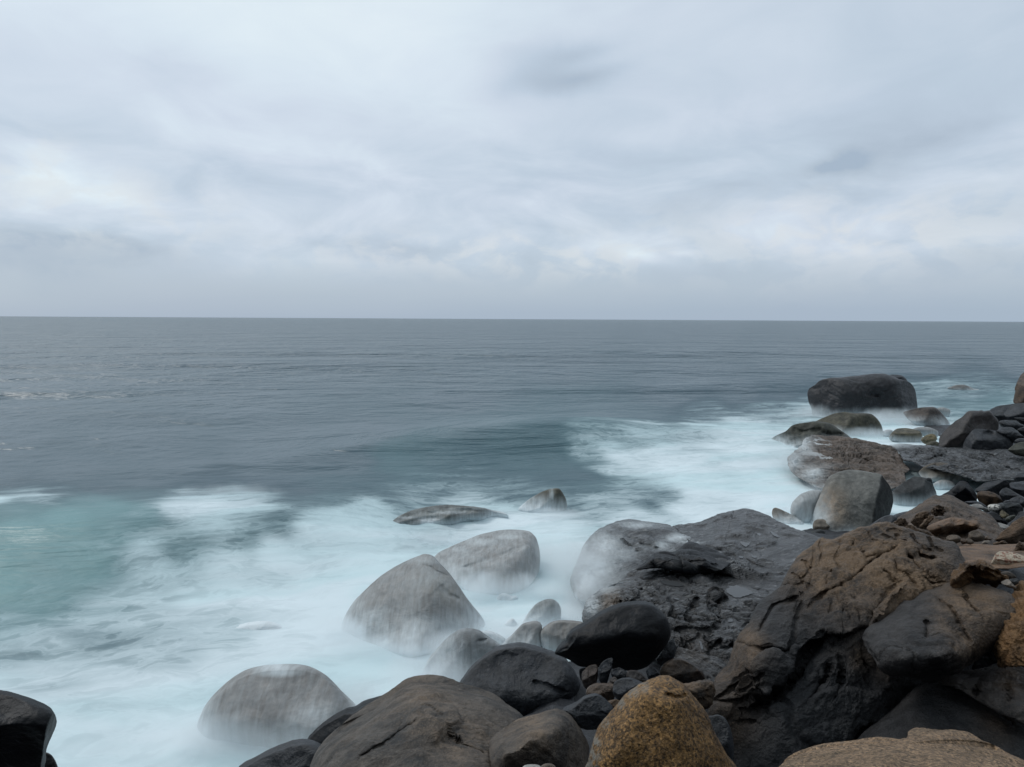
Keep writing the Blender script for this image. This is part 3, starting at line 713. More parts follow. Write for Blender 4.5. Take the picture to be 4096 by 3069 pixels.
gy = np.r_[np.linspace(-60, 0, 31)[:-1], np.linspace(0, 40, 320), np.linspace(40, 80, 40)[1:]]
GX, GY = np.meshgrid(gx, gy, indexing='ij'); q = np.c_[GX.ravel(), GY.ravel()]
zz = tps(sbp, sbz, q*100)
P3 = np.c_[q, 0*zz]
zz = zz+0.28*np.abs(fbm(P3*0.9, 4))*ss(zz, -1, .5)*1.5+0.08*fbm(P3*4, 3)
side = ss(q[:, 0]-0.74*q[:, 1], 0.6, 3.5)*ss(q[:, 1], -1, 3)
pv, pj = plates(np.c_[q/2.1, 0*zz]+0.15*np.c_[perlin(P3), perlin(P3+5), 0*zz]); pv2, pj2 = plates(np.c_[q/0.8, 0*zz]+3.3)
zz = zz+side*(0.9*np.abs(pv)+0.5*fbm(P3*0.5, 4)-0.5*pj+0.30*np.abs(pv2)-0.18*pj2)
zz = np.maximum(zz, -2.5)
nI, nJ = GX.shape; ii, jj = np.meshgrid(np.arange(nI-1), np.arange(nJ-1), indexing='ij')
a_ = (ii*nJ+jj).ravel(); Fq = np.c_[a_, a_+nJ, a_+nJ+1, a_+1]
bed = new_mesh('ground', np.c_[q, zz], Fq, M['dark'], {'painted_shade': 0*zz, 'wash': 0*zz, 'warm': 0*zz, 'pale': 0*zz}, origin=Z0)
bed['kind'] = 'structure'; bed['label'] = 'dark rocky shore bed under the boulders rising to an unseen bluff steepened to cut rear skylight'

# ------------------------------------------------------------------ rocks: far point, upper right
G1 = 'boulders at the water off the far point'
rock('boulder', 'largest dark boulder standing in the surf far out at the right', 'boulder', 'A',
     [(465,350),(475,312),(525,282),(560,250),(640,228),(760,215),(860,208),(960,194),(1070,190),(1130,205),(1200,232),(1270,252),(1312,285),(1335,330),(1348,400),(1353,465),(1345,540),(1200,590),(1000,610),(800,620),(620,620),(512,580),(497,480),(475,420)],
     base=(1675, 0), mat='dark', thick=0.62, facets=((0,80,.70),(-50,8,.72),(12,-12,.40),(60,10,.95)), soft=.2, lump=.05, rough=.02, plate=(1.6,.10), wash=(.35,.5,.75), group=G1, warm=.05,
     cracks=(([(965,368),(1000,372),(1050,366)],5,.15),), seed=1)
rock('stone', 'flat cap stone lying on the right shoulder of the largest far boulder', 'rock', 'A',
     [(1130,203),(1160,199),(1215,204),(1248,222),(1268,252),(1240,268),(1180,250)], Y=dist_at(3600,1675,0)+1.6, mat='slate', thick=.8, facets=((0,70,.5),), seed=2)
rock('boulder', 'smooth olive brown boulder just in front of the largest far boulder', 'boulder', 'A',
     [(495,602),(540,570),(620,535),(680,512),(760,500),(850,510),(940,510),(985,520),(1030,560),(1060,610),(1073,660),(1078,720),(1000,790),(800,790),(600,740)],
     base=(1742, 0), mat='olive', thick=.7, facets=((-40,40,.55),(20,10,.55)), soft=.12, wash=(.25,.35,.7), group=G1, warm=.2, seed=3)
rock('boulder', 'low grooved grey boulder at the left tip of the far point', 'boulder', 'A',
     [(157,750),(165,722),(210,690),(290,655),(345,605),(440,588),(520,578),(600,582),(660,600),(720,640),(770,675),(812,708),(850,750),(700,830),(450,840),(250,840),(175,800)],
     base=(1790, 0), mat='olive', thick=.75, facets=((-30,45,.55),(-60,15,.8)), lump=.09, wash=(.35,.4,.6), group=G1,
     cracks=(([(330,620),(420,660),(560,650),(640,690)],7,.12),([(590,665),(660,680),(760,690)],9,.25)), seed=4, rough=.025)
rock('rock_outcrop', 'broad brown banded outcrop with spray over its left end behind the split boulder', 'rock outcrop', 'A',
     [(300,880),(350,830),(420,760),(440,710),(520,690),(640,692),(740,695),(830,705),(950,735),(1060,760),(1150,790),(1200,830),(1230,870),(1250,920),(1292,965),(1250,1000),(1262,1060),(1150,1120),(900,1150),(600,1120),(400,1040),(320,960)],
     ctrl=[(300,880,29.0),(440,710,33.2),(640,692,34),(900,715,33),(1150,790,31),(1240,900,29),(1260,1000,27.0),(600,850,30.2),(900,850,29.8),(1050,900,28.8),(800,950,28.0),(600,1000,27.2),(1150,1050,26.2),(400,1000,27.3),(900,1150,25.8)],
     Y=30, mat='browngneiss', style='gneiss', rough=.045, rf=4, lump=.05, edge=.15, res=2.6, plate=(.8,.28), rough_spots=(('A',700,900,300,1.0),('A',1100,900,200,1.0)), wash=(.12,.2,.6), warm=.35,
     wash_fn=(('A',420,760,45,45,.6),('A',350,900,35,50,.55),('A',480,1000,60,35,.55)),
     cracks=(([(480,800),(560,860),(600,900)],4,.14),([(860,760),(900,860),(980,920)],5,.16),([(1180,800),(1170,860),(1215,940)],6,.2),([(640,880),(680,950),(720,980)],4,.12)), seed=5)
rock('rock', 'small flat topped olive stone in the channel beside the dark boulders', 'rock', 'A',
     [(1120,697),(1150,660),(1185,635),(1250,630),(1320,640),(1370,655),(1392,700),(1380,745),(1300,765),(1200,755),(1135,730)], base=(1765,.1), mat='olive', thick=.7,
     facets=((0,82,.38),(0,0,.5)), soft=.08, wash=(.30,.2,.6), warm=.5, seed=6)
rock('rock', 'pale washed stone behind the flat topped olive stone', 'rock', 'H',
     [(220,1060),(330,1020),(500,1020),(600,1050),(680,1100),(660,1200),(450,1190),(300,1110)], base=(1750,.1), mat='washed', thick=.7, wash=(.5,.3,.5,.25), seed=7)
rock('rock', 'low misted stone between the olive boulder and the flat topped stone', 'rock', 'A',
     [(1070,660),(1100,644),(1140,645),(1160,665),(1150,700),(1080,700)], base=(1750,0), mat='washed', wash=(.6,.3,.5,.4), seed=70)
rock('rock', 'yellowish ribbed stone at the foot of the big sloping dark boulder', 'rock', 'H',
     [(375,1250),(430,1180),(540,1142),(620,1150),(660,1220),(600,1310),(440,1320)], base=(1778,.2), mat='olive', thick=.8, warm=.9, facets=((-20,50,.45),), rough=.04, seed=8)
rock('rock', 'dark wedge stone below the yellowish ribbed stone', 'rock', 'H',
     [(450,1350),(520,1290),(620,1265),(700,1300),(740,1370),(600,1400)], base=(1788,.3), mat='olive', thick=.8, seed=9, warm=.3)
rock('boulder', 'rounded dark boulder with olive foot right of the largest far boulder', 'boulder', 'H',
     [(60,765),(150,725),(300,685),(430,665),(560,658),(640,675),(720,740),(800,830),(860,900),(890,965),(860,1060),(700,1080),(400,1040),(200,930)],
     base=(1702, 0), mat='dark', thick=.7, facets=((-35,35,.6),(30,25,.7)), wash=(.35,.4,.7), group=G1, warm=.35, seed=10)
rock('rock', 'small misted stone behind the rounded dark boulder', 'rock', 'H',
     [(660,690),(760,668),(850,690),(902,730),(880,820),(800,870),(730,800)], base=(1668,0), mat='washed', thick=.7, wash=(.5,.5,.6,.35), seed=11)
rock('rock', 'lone low rock awash far out near the right edge', 'rock', 'H',
     [(840,322),(920,295),(1000,270),(1130,262),(1220,290),(1320,335),(1420,350),(1500,388),(1440,430),(1100,430),(900,360)], base=(1568,0), mat='washed', thick=.5, wash=(.32,.3,.6,.1), seed=12)
rock('boulder', 'tall brownish boulder cut by the right edge of the picture', 'boulder', 'H',
     [(2040,600),(2030,480),(2055,380),(2040,340),(2075,240),(2140,110),(2209,40),(2350,0),(2600,100),(2750,400),(2700,640),(2400,680)],
     Y=42, mat='dark', thick=.8, facets=((-30,60,.6),(-50,5,.75),(15,-5,.6)), warm=.6, seed=13, lump=.08)
rock('boulder', 'long ridge boulder below the tall boulder at the right edge', 'boulder', 'H',
     [(1590,740),(1680,670),(1780,635),(1960,612),(2040,600),(2200,640),(2350,800),(2300,960),(1950,960),(1740,930)], Y=37.5, mat='slate', thick=.7, facets=((-20,60,.4),(10,10,.6)), rough=.03, seed=14)
rock('boulder', 'domed slate boulder under the tall boulder at the right edge', 'boulder', 'H',
     [(1850,800),(1900,720),(1960,660),(2050,605),(2209,585),(2400,600),(2550,700),(2550,900),(2200,930),(1950,880)], Y=35.5, mat='slate', thick=.7, facets=((-40,50,.5),), seed=15)
rock('boulder', 'large sloping dark boulder leaning left above the layered ledge', 'boulder', 'H',
     [(690,1370),(700,1200),(760,1120),(860,1010),(1000,900),(1100,840),(1200,740),(1290,722),(1400,725),(1450,715),(1500,735),(1600,727),(1690,830),(1750,900),(1765,990),(1720,1110),(1500,1350),(1200,1440),(900,1440),(750,1420)],
     base=(1797,.6), mat='dark', thick=.7, facets=((-50,35,.55),(20,10,.5),(-15,-10,.7)), soft=.12, plate=(1.0,.12), warm=.15, seed=16)
GR = 'dark boulders heaped at the right above the layered ledge'
rock('boulder', 'round shouldered dark boulder resting on the layered ledge at the right', 'boulder', 'H',
     [(1112,1405),(1130,1310),(1180,1210),(1250,1120),(1320,1055),(1420,1045),(1560,1065),(1720,1090),(1850,1150),(1960,1220),(2010,1300),(2000,1370),(1900,1450),(1500,1490),(1200,1470)],
     base=(1800,.75), mat='slate', thick=.75, facets=((0,62,.50),(0,-5,.6),(-60,20,.9)), soft=.12, group=GR, plate=(.5,.2), seed=17, cracks=(([(1440,1130),(1560,1125),(1680,1170)],4,.10),))
rock('boulder', 'lozenge shaped dark stone above the round shouldered boulder', 'rock', 'H',
     [(1765,922),(1850,897),(2000,890),(2070,895),(2140,950),(2210,1000),(2100,1080),(1950,1060),(1790,1010)], Y=32, mat='slate', facets=((0,60,.5),), group=GR, plate=(.5,.2), seed=18)
rock('boulder', 'dark domed stone behind the round shouldered boulder', 'rock', 'H',
     [(1710,1090),(1790,1040),(1900,1018),(2000,1025),(2080,1080),(2160,1150),(2220,1190),(2150,1290),(2000,1300),(1850,1220)], Y=30.5, mat='slate', facets=((0,60,.6),), group=GR, plate=(.5,.2), seed=19)
rock('boulder', 'near black stone at the right edge beside the domed stone', 'rock', 'H',
     [(2080,1065),(2150,1030),(2209,1020),(2400,1040),(2420,1180),(2250,1200),(2150,1140)], Y=30, mat='black', group=GR, plate=(.5,.2), seed=20)
rock('boulder', 'small dark stone wedged right of the round shouldered boulder', 'rock', 'H',
     [(2040,1262),(2110,1220),(2209,1215),(2320,1240),(2300,1330),(2080,1330)], Y=28.9, mat='slate', group=GR, plate=(.5,.2), seed=21)
rock('boulder', 'olive edged boulder at the right edge on the layered ledge', 'boulder', 'H',
     [(1915,1425),(2000,1350),(2090,1300),(2209,1282),(2400,1300),(2500,1450),(2400,1560),(2150,1540),(2000,1490)], Y=27.6, mat='olive', facets=((-20,60,.5),(0,0,.6)), group=GR, plate=(.5,.2), seed=22)
rock('boulder', 'dark stone highest in the heap below the ridge boulder', 'rock', 'H',
     [(2030,855),(2120,843),(2209,850),(2330,900),(2330,1010),(2209,985),(2130,930)], Y=33, mat='black', group=GR, plate=(.5,.2), seed=23)
rock('rock_ledge', 'long dark ledge of layered rock running to the right edge', 'rock ledge', 'A',
     [(1100,765),(1200,765),(1300,770),(1420,775),(1560,790),(1720,798),(1900,800),(2060,803),(2209,850),(2500,900),(2550,1060),(2300,1080),(2120,1060),(2040,1050),(1950,1060),(1820,1060),(1760,1030),(1600,990),(1480,960),(1400,950),(1310,905),(1235,885),(1200,830)],
     ctrl=[(1100,765,32.5),(1300,770,31.5),(1560,790,30.5),(1900,800,29.6),(2209,850,28.5),(2500,900,27.5),(1250,870,28.8),(1400,930,27.6),(1600,970,26.6),(1800,1040,25.2),(2000,1040,25.0),(2300,1050,24.8),(1500,860,28.6),(1800,880,27.8),(2100,920,26.8)],
     Y=28.5, mat='gneiss', style='gneiss', rough=.05, rf=4, lump=.03, res=2.8, plate=(.8,.24,(.5,1,1.4)), strat=(.5,-.2,1), rough_spots=(('A',1400,850,200,.8),('A',2000,900,200,.6)), wash=(.2,.3,.6), seed=24,
     wash_fn=(('A',1000,745,90,14,.7),('A',1130,770,70,10,.5)),
     cracks=(([(1560,800),(1500,860),(1400,900)],6,.22),([(1700,820),(1760,880),(1870,900),(1950,930)],5,.2),([(1240,870),(1330,850),(1380,800)],5,.18),([(1900,830),(2000,880),(2209,900)],5,.2),([(2060,950),(2150,970),(2209,1000)],4,.15)))
# ------------------------------------------------------------------ middle right: rocks of the channel
G2 = 'rocks in the white channel at the right'
rock('boulder', 'tan rounded boulder with a fine crack below the layered ledge', 'boulder', 'I',
     [(330,230),(370,170),(450,110),(560,65),(700,50),(820,62),(950,85),(1080,115),(1180,160),(1240,230),(1250,300),(1150,400),(1000,480),(800,460),(600,390),(400,330)],
     base=(1935,0), mat='tan', thick=.6, facets=((-10,60,.42),(-40,15,.7)), lump=.07, wash=(.22,.25,.7), group=G2, seed=25, warm=.3,
     cracks=(([(1040,180),(1040,240),(960,310),(900,345)],5,.10),([(610,70),(595,140)],2,.05)), pale_spots=())
rock('boulder', 'low tan stone half sunk in front of the tan rounded boulder', 'rock', 'I',
     [(590,430),(680,372),(780,355),(900,380),(980,430),(1000,510),(850,570),(690,560),(610,500)], base=(1955,0), mat='tan', thick=.7, wash=(.22,.2,.7), group=G2, seed=26)
rock('boulder', 'grey boulder with sharp right corner beside the split boulder', 'boulder', 'A',
     [(1140,1160),(1180,1110),(1250,1060),(1320,1022),(1350,1022),(1400,1030),(1455,1045),(1482,1100),(1505,1160),(1500,1240),(1400,1310),(1250,1310),(1155,1260)],
     base=(2018,0), mat='grey', thick=.7, facets=((-25,55,.55),(0,8,.5),(60,20,.75)), soft=.08, wash=(.22,.25,.7), group=G2, seed=27)
rock('stone', 'small dark stone sitting on the corner of the grey boulder', 'rock', 'I',
     [(455,350),(490,318),(550,325),(572,370),(580,430),(530,400),(480,375)], Y=22.4, mat='dark', seed=28)
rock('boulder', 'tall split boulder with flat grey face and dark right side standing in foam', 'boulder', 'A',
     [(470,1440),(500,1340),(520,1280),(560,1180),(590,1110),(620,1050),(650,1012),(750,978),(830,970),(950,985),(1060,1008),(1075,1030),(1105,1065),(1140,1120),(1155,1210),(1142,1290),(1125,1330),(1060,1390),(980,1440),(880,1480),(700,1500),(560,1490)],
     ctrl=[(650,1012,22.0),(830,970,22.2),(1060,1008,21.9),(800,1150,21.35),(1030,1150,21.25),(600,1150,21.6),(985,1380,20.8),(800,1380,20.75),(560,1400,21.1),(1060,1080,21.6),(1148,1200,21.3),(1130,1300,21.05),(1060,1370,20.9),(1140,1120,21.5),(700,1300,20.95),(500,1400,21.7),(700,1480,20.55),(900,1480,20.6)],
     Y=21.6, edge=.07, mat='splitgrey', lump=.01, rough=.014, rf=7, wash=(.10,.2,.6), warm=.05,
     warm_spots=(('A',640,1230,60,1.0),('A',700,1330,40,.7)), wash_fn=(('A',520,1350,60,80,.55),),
     painted_shade=(([(1062,1005),(1040,1100),(1010,1220),(980,1400),(1060,1440),(1180,1340),(1190,1150),(1110,1030)],),), folds=(([(1062,1005),(1040,1100),(1010,1220),(985,1380)],-1,.020),([(750,975),(700,1030),(640,1110)],1,.006)), seed=29)  # right side's shade is painted in by this polygon
rock('rock', 'ghostly stone drowned in mist left of the split boulder', 'rock', 'A',
     [(335,1240),(400,1170),(470,1140),(540,1132),(590,1150),(600,1300),(540,1430),(400,1430),(330,1330)], base=(2080,0), mat='washed', wash=(.6,.6,.7,.38), seed=30)
rock('rock', 'brown wedge stone pointing up left of the split boulder foot', 'rock', 'A',
     [(178,1335),(180,1290),(200,1273),(250,1290),(330,1330),(400,1370),(450,1400),(475,1432),(430,1480),(300,1450),(210,1390)], base=(2110,-.15), mat='tan', thick=.7, facets=((0,50,.35),), wash=(.2,.2,.6), warm=.3, seed=31, rough=.03)
rock('rock', 'speckled square stone at the foot of the split boulder', 'rock', 'A',
     [(503,1425),(520,1380),(560,1366),(640,1375),(700,1400),(730,1430),(722,1475),(600,1500),(520,1480)], base=(2122,.05), mat='tan', thick=.8, facets=((0,65,.45),(0,0,.5)), soft=.06, warm=.2, seed=32, rough=.03)
rock('rock', 'small dark stone in front of the speckled square stone', 'rock', 'A',
     [(475,1480),(520,1455),(560,1445),(600,1460),(615,1490),(590,1520),(520,1515)], base=(2140,.05), mat='grey', seed=33)
rock('rock', 'smooth grey stone under the right foot of the split boulder', 'rock', 'A',
     [(930,1450),(1000,1390),(1080,1345),(1130,1334),(1180,1345),(1200,1420),(1100,1500),(980,1500)], Y=18.6, mat='slate', facets=((-20,55,.6),), seed=34)
rock('rock', 'second smooth grey stone between the split boulder and the brown dome', 'rock', 'A',
     [(1140,1345),(1200,1318),(1270,1303),(1330,1310),(1350,1370),(1250,1420),(1160,1390)], Y=18.9, mat='slate', seed=35, wash=(.3,.3,.5))
# heap of dark stones at the right edge
G3 = 'dark broken stones below the channel at the right edge'
rock('rock', 'black triangular stone behind the brown dome', 'rock', 'I',
     [(740,640),(860,560),(950,490),(1060,385),(1110,373),(1190,390),(1240,440),(1300,520),(1350,590),(1378,650),(1370,770),(1250,800),(1050,790),(880,700)], painted_shade=(([(1020,500),(1190,490),(1300,600),(1340,760),(1050,780),(880,660)],),),
     Y=20.4, mat='black', thick=.7, facets=((-45,50,.45),(15,-12,.3),(70,30,.7)), soft=.05, group=G3, plate=(.5,.2), seed=36)
rock('rock', 'dark angular stone with a peaked top beside the spray channel', 'rock', 'I',
     [(1330,545),(1420,470),(1510,410),(1640,385),(1760,360),(1850,342),(1910,370),(1967,440),(1960,520),(1850,620),(1650,640),(1430,620)], Y=20.9, mat='dark', thick=.7, facets=((-30,60,.4),(20,5,.4)), soft=.05, group=G3, plate=(.5,.2), seed=37)
rock('rock', 'brown black block under the peaked angular stone', 'rock', 'I',
     [(1368,650),(1380,590),(1440,556),(1560,560),(1680,590),(1760,640),(1830,700),(1870,760),(1780,840),(1600,860),(1480,820),(1400,740)], Y=19.9, mat='black', thick=.75, facets=((0,65,.55),(-10,0,.4)), soft=.06, group=G3, plate=(.5,.2), seed=38, warm=.6)
rock('rock', 'black rounded block right of the brown black block', 'rock', 'I',
     [(1765,625),(1785,560),(1830,510),(1890,493),(1960,520),(2050,580),(2150,640),(2230,700),(2100,800),(1900,790),(1820,720)], Y=19.6, mat='dark', facets=((0,60,.5),(0,0,.5)), soft=.06, group=G3, plate=(.5,.2), seed=39)
rock('rock', 'broad slate stone cut by the right edge above the black blocks', 'rock', 'I',
     [(1945,440),(1965,405),(2060,400),(2140,387),(2209,380),(2350,400),(2450,600),(2300,700),(2150,650),(1970,540)], Y=20.6, mat='slate', facets=((0,70,.4),), group=G3, plate=(.5,.2), seed=40)
rock('rock', 'slate boulder by the white foam pool at the right edge', 'rock', 'I',
     [(2000,340),(2020,290),(2080,250),(2209,222),(2380,230),(2420,400),(2209,420),(2080,390)], Y=24, mat='slate', facets=((0,70,.5),), group=G3, plate=(.5,.2), seed=41)
rock('rock', 'small dark stone just above the barnacled stone', 'rock', 'I',
     [(1820,775),(1870,732),(1960,722),(2060,740),(2110,780),(2060,830),(1900,830)], Y=18.9, mat='dark', group=G3, plate=(.5,.2), seed=42)
rock('rock', 'peaked dark stone at the right edge above the barnacled stone', 'rock', 'I',
     [(1945,722),(2040,660),(2120,646),(2209,670),(2330,730),(2330,860),(2150,850),(2000,790)], Y=18.8, mat='dark', group=G3, plate=(.5,.2), seed=43, facets=((-30,50,.5),))
rock('rock', 'dark stone crusted with white barnacles on its left end', 'rock', 'I',
     [(1556,835),(1600,800),(1700,798),(1800,775),(1950,768),(2100,772),(2155,810),(2192,870),(2160,960),(1980,1010),(1800,990),(1650,930),(1590,905)],
     Y=18.0, mat='barnacle', thick=.7, facets=((0,62,.45),(20,0,.5)), soft=.06, pale_spots=(('I',1640,850,32,1.0),), group=G3, plate=(.5,.2), seed=44, rough=.03)
rock('rock', 'pale flat stone behind the brown dome crest', 'rock', 'I',
     [(1265,803),(1330,785),(1430,790),(1500,840),(1590,880),(1605,925),(1540,935),(1450,890),(1350,865)], Y=18.2, mat='pale', thick=.6, facets=((0,70,.3),), seed=45)
rock('rock', 'dark flat stone between the triangular stone and the pale flat stone', 'rock', 'I',
     [(1150,748),(1250,735),(1350,733),(1440,760),(1560,850),(1480,870),(1350,810),(1230,800)], Y=18.9, mat='slate', group=G3, plate=(.5,.2), seed=46)
rock('rock', 'blue black stone below the barnacled stone', 'rock', 'I',
     [(1580,950),(1660,933),(1750,970),(1830,1040),(1915,1110),(1900,1190),(1780,1180),(1680,1070)], Y=17.3, mat='black', facets=((0,60,.5),), group=G3, plate=(.5,.2), seed=47)
rock('rock', 'yellow green wedge stone under the barnacled stone', 'rock', 'I',
     [(1775,965),(1810,888),(1860,915),(1950,985),(1905,1040),(1830,1040)], Y=17.3, mat='olive', warm=.6, facets=((-30,30,.4),), group=G3, plate=(.5,.2), seed=48)
rock('rock', 'small humped dark stone right of the yellow green wedge', 'rock', 'I',
     [(1870,1065),(1920,1010),(2030,976),(2070,1000),(2030,1090),(1930,1120)], Y=16.9, mat='olive', group=G3, plate=(.5,.2), seed=49)
rock('rock', 'dark stone at the right edge leaning over the brown boulder', 'rock', 'I',
     [(1890,1190),(1980,1100),(2060,1020),(2120,930),(2209,918),(2380,940),(2380,1150),(2150,1260),(1960,1250)], Y=16.4, mat='dark', facets=((-30,45,.5),), group=G3, plate=(.5,.2), seed=50)
rock('rock', 'smooth pale grey stone right of the brown dome', 'rock', 'I',
     [(1735,1120),(1850,1145),(1955,1190),(1900,1280),(1800,1290),(1750,1190)], Y=16.2, mat='pale', warm=0, facets=((0,65,.4),), seed=51)
# ------------------------------------------------------------------ rocks standing in the surf, left and centre
G4 = 'boulders washed by the surf'
rock('boulder', 'domed boulder with water draining off its top nearest the lower left', 'boulder', 'V',
     [(405,1640),(418,1595),(428,1555),(445,1525),(480,1490),(520,1463),(570,1450),(640,1447),(680,1454),(712,1472),(745,1505),(790,1555),(800,1620),(700,1680),(500,1690)],
     base=(2935,0), mat='washed', thick=.75, facets=((0,72,.52),(-10,12,.62)), soft=.12, rough=.007, wash=(.45,.45,.6,.24), wash_fn=(('V',600,1452,110,22,.75),('S',1270,2860,130,90,.45)), group=G4, seed=60)
rock('boulder', 'pointed pyramid boulder streaming with water in the middle of the surf', 'boulder', 'F',
     [(110,1290),(130,1220),(150,1150),(220,1040),(330,930),(440,830),(560,755),(680,695),(780,655),(820,650),(870,665),(930,725),(1010,810),(1080,910),(1150,1010),(1220,1100),(1275,1170),(1300,1260),(1150,1360),(850,1440),(670,1470),(400,1430),(200,1380)],
     ctrl=[(130,1220,14.0),(330,930,14.4),(560,755,14.7),(820,650,14.8),(1010,810,14.5),(1275,1170,14.2),(700,850,14.1),(600,1050,13.7),(850,1000,13.6),(900,1150,13.4),(650,1250,13.2),(350,1150,13.7),(450,1000,13.9),(950,900,14.0),(1100,1100,13.9),(400,1350,13.3),(700,1440,12.7),(1050,1300,13.4)],
     Y=13.8, edge=.2, mat='washed', lump=.03, rough=.008, wash=(.45,.5,.7,.24), warm=.1, warm_spots=(('F',900,850,60,.6),('F',1000,950,60,.6)),
     wash_fn=(('F',800,690,110,26,.45),('F',250,1150,60,90,.5),('F',600,790,120,30,.3),('F',450,1320,120,60,.5)), group=G4, seed=61,
     cracks=(([(700,700),(850,740),(960,800),(1010,820)],5,.04),([(920,880),(990,960),(1090,1010)],8,.06)))
rock('boulder', 'slanting boulder with white cascades pouring off its near side', 'boulder', 'F',
     [(870,670),(960,610),(1100,550),(1250,490),(1400,458),(1500,450),(1600,457),(1662,470),(1697,510),(1722,600),(1728,690),(1710,800),(1600,930),(1400,980),(1180,960),(1020,860),(960,760)],
     ctrl=[(870,670,17.5),(1100,550,18.1),(1400,458,18.2),(1660,470,17.8),(1725,650,17.2),(1300,600,17.2),(1500,560,17.2),(1100,700,16.8),(1250,730,16.4),(1450,640,16.6),(1600,580,16.9),(1400,850,16.0),(1200,850,16.2),(1600,800,16.3),(1400,960,15.8)],
     Y=17.2, edge=.18, mat='washed', lump=.03, rough=.008, wash=(.35,.35,.7,.32),
     wash_fn=(('F',1250,540,110,26,.55),('F',1480,500,90,18,.5),('F',1260,850,36,60,.75),('F',1540,850,26,60,.6),('F',1080,600,60,30,.5),('F',1640,620,12,60,.45)), group=G4, seed=62,
     cracks=(([(1000,690),(1200,620),(1450,560),(1620,520)],9,.05),([(1080,760),(1250,700),(1450,620),(1640,560)],10,.07)))
rock('boulder', 'long flat boulder barely above the foam with striped ribs', 'boulder', 'F',
     [(545,372),(600,330),(700,290),(850,258),(1000,248),(1150,260),(1280,273),(1370,295),(1470,322),(1440,390),(1200,440),(900,500),(700,530),(590,500),(565,430)],
     ctrl=[(545,372,.22),(700,290,.30),(1000,248,.34),(1280,273,.28),(1470,322,.08),(700,350,.30),(1000,320,.33),(1250,305,.25),(620,420,.08),(800,400,.03),(1100,370,0),(1350,340,-.05),(700,480,-.3),(1000,450,-.35),(700,530,-.6),(1300,420,-.4)], zc=True,
     Y=21.5, edge=.04, mat='olive', lump=.03, rough=.02, wash=(.2,.2,.6,.10),
     wash_fn=(('F',680,340,70,8,.45),('F',1000,300,120,10,.45),('F',1120,275,110,8,.35),('F',700,390,60,9,.35)), group=G4, seed=63,
     cracks=(([(580,370),(750,310),(1000,275),(1250,290)],8,.08),([(590,410),(750,360),(950,320)],8,.08)))
rock('boulder', 'small dark wedge boulder furthest out in the central surf', 'boulder', 'F',
     [(1553,280),(1570,255),(1630,205),(1720,150),(1800,118),(1860,110),(1890,117),(1918,160),(1940,210),(1930,280),(1750,330),(1590,320)],
     base=(2040,0), mat='olive', thick=.6, facets=((-25,45,.4),(20,5,.5)), soft=.06, wash=(.34,.28,.7), warm=.2, group=G4, seed=64,
     wash_fn=(('F',1820,165,10,30,.6),))
rock('rock', 'submerged boulder crest showing faintly in the white water left of the pyramid boulder', 'rock', 'G',
     [(1240,915),(1300,875),(1400,848),(1500,837),(1570,848),(1650,900),(1600,960),(1400,980)], base=(2530,-.12), mat='washed', thick=.5, wash=(.5,.3,.6,.7), seed=65)
rock('boulder', 'tall misty boulder rising behind the near granite boulders', 'boulder', 'F',
     [(700,1800),(735,1720),(770,1620),(820,1510),(900,1410),(990,1320),(1080,1263),(1160,1250),(1240,1268),(1320,1320),(1400,1372),(1450,1440),(1450,1600),(1250,1800),(950,1900)],
     Y=12.2, mat='grey', thick=.65, facets=((-50,35,.62),(25,30,.62),(0,8,.55)), soft=.14, wash=(.6,.6,.6,.04), wash_fn=(('F',900,1550,70,90,.62),('F',1000,1400,70,50,.35),('F',1010,1620,120,120,.6)),
     cracks=(([(1225,1335),(1260,1325),(1300,1312)],5,.06),), group=G4, seed=66, warm=.1)
rock('boulder', 'rounded blue black boulder between the misty boulder and the tilted black boulder', 'boulder', 'V',
     [(985,1500),(997,1470),(1022,1438),(1070,1405),(1120,1397),(1150,1402),(1180,1410),(1222,1428),(1245,1460),(1262,1500),(1280,1560),(1220,1620),(1100,1620),(1010,1560)],
     Y=10.2, mat='slate', thick=.8, facets=((-15,66,.5),(-5,-8,.5),(60,0,.8)), soft=.3, lump=.05, rough=.012, plate=(.6,.10), group=None, seed=67,
     cracks=(([(250,950),(400,1000),(560,1060)],6,.05,'D'),), dimples=())
rock('boulder', 'small dark rounded boulder upright in the foam right of the pyramid boulder', 'boulder', 'F',
     [(1585,1195),(1640,1100),(1700,1040),(1770,1008),(1830,1004),(1882,1040),(1897,1090),(1890,1160),(1860,1230),(1750,1280),(1640,1260)], base=(2490,0), mat='olive', thick=.8, facets=((-40,40,.7),),
     wash=(.32,.35,.85,.05), wash_fn=(('F',1650,1160,40,40,.6),('F',1730,1080,10,50,.35)), group=G4, seed=68)
rock('rock', 'small stone with a nose poking out of the foam below the cascades', 'rock', 'F',
     [(1325,1075),(1370,1000),(1420,955),(1480,965),(1505,980),(1540,975),(1550,1000),(1505,1030),(1430,1100),(1350,1130)], base=(2430,-.2), mat='washed', thick=.6, wash=(.35,.3,.8,.45), seed=69)
rock('rock', 'tiny pale triangular stone in the foam left of the small rounded boulder', 'rock', 'F',
     [(1412,1232),(1450,1190),(1500,1156),(1530,1173),(1552,1225),(1500,1290),(1430,1280)], base=(2518,-.12), mat='washed', thick=.7, wash=(.3,.3,.8,.5), seed=71)
rock('rock', 'flat ghostly stone behind the misty boulder', 'rock', 'F',
     [(1240,1275),(1300,1256),(1370,1275),(1450,1320),(1430,1380),(1300,1380)], base=(2585,0), mat='washed', thick=.6, wash=(.5,.3,.8,.6), seed=72)
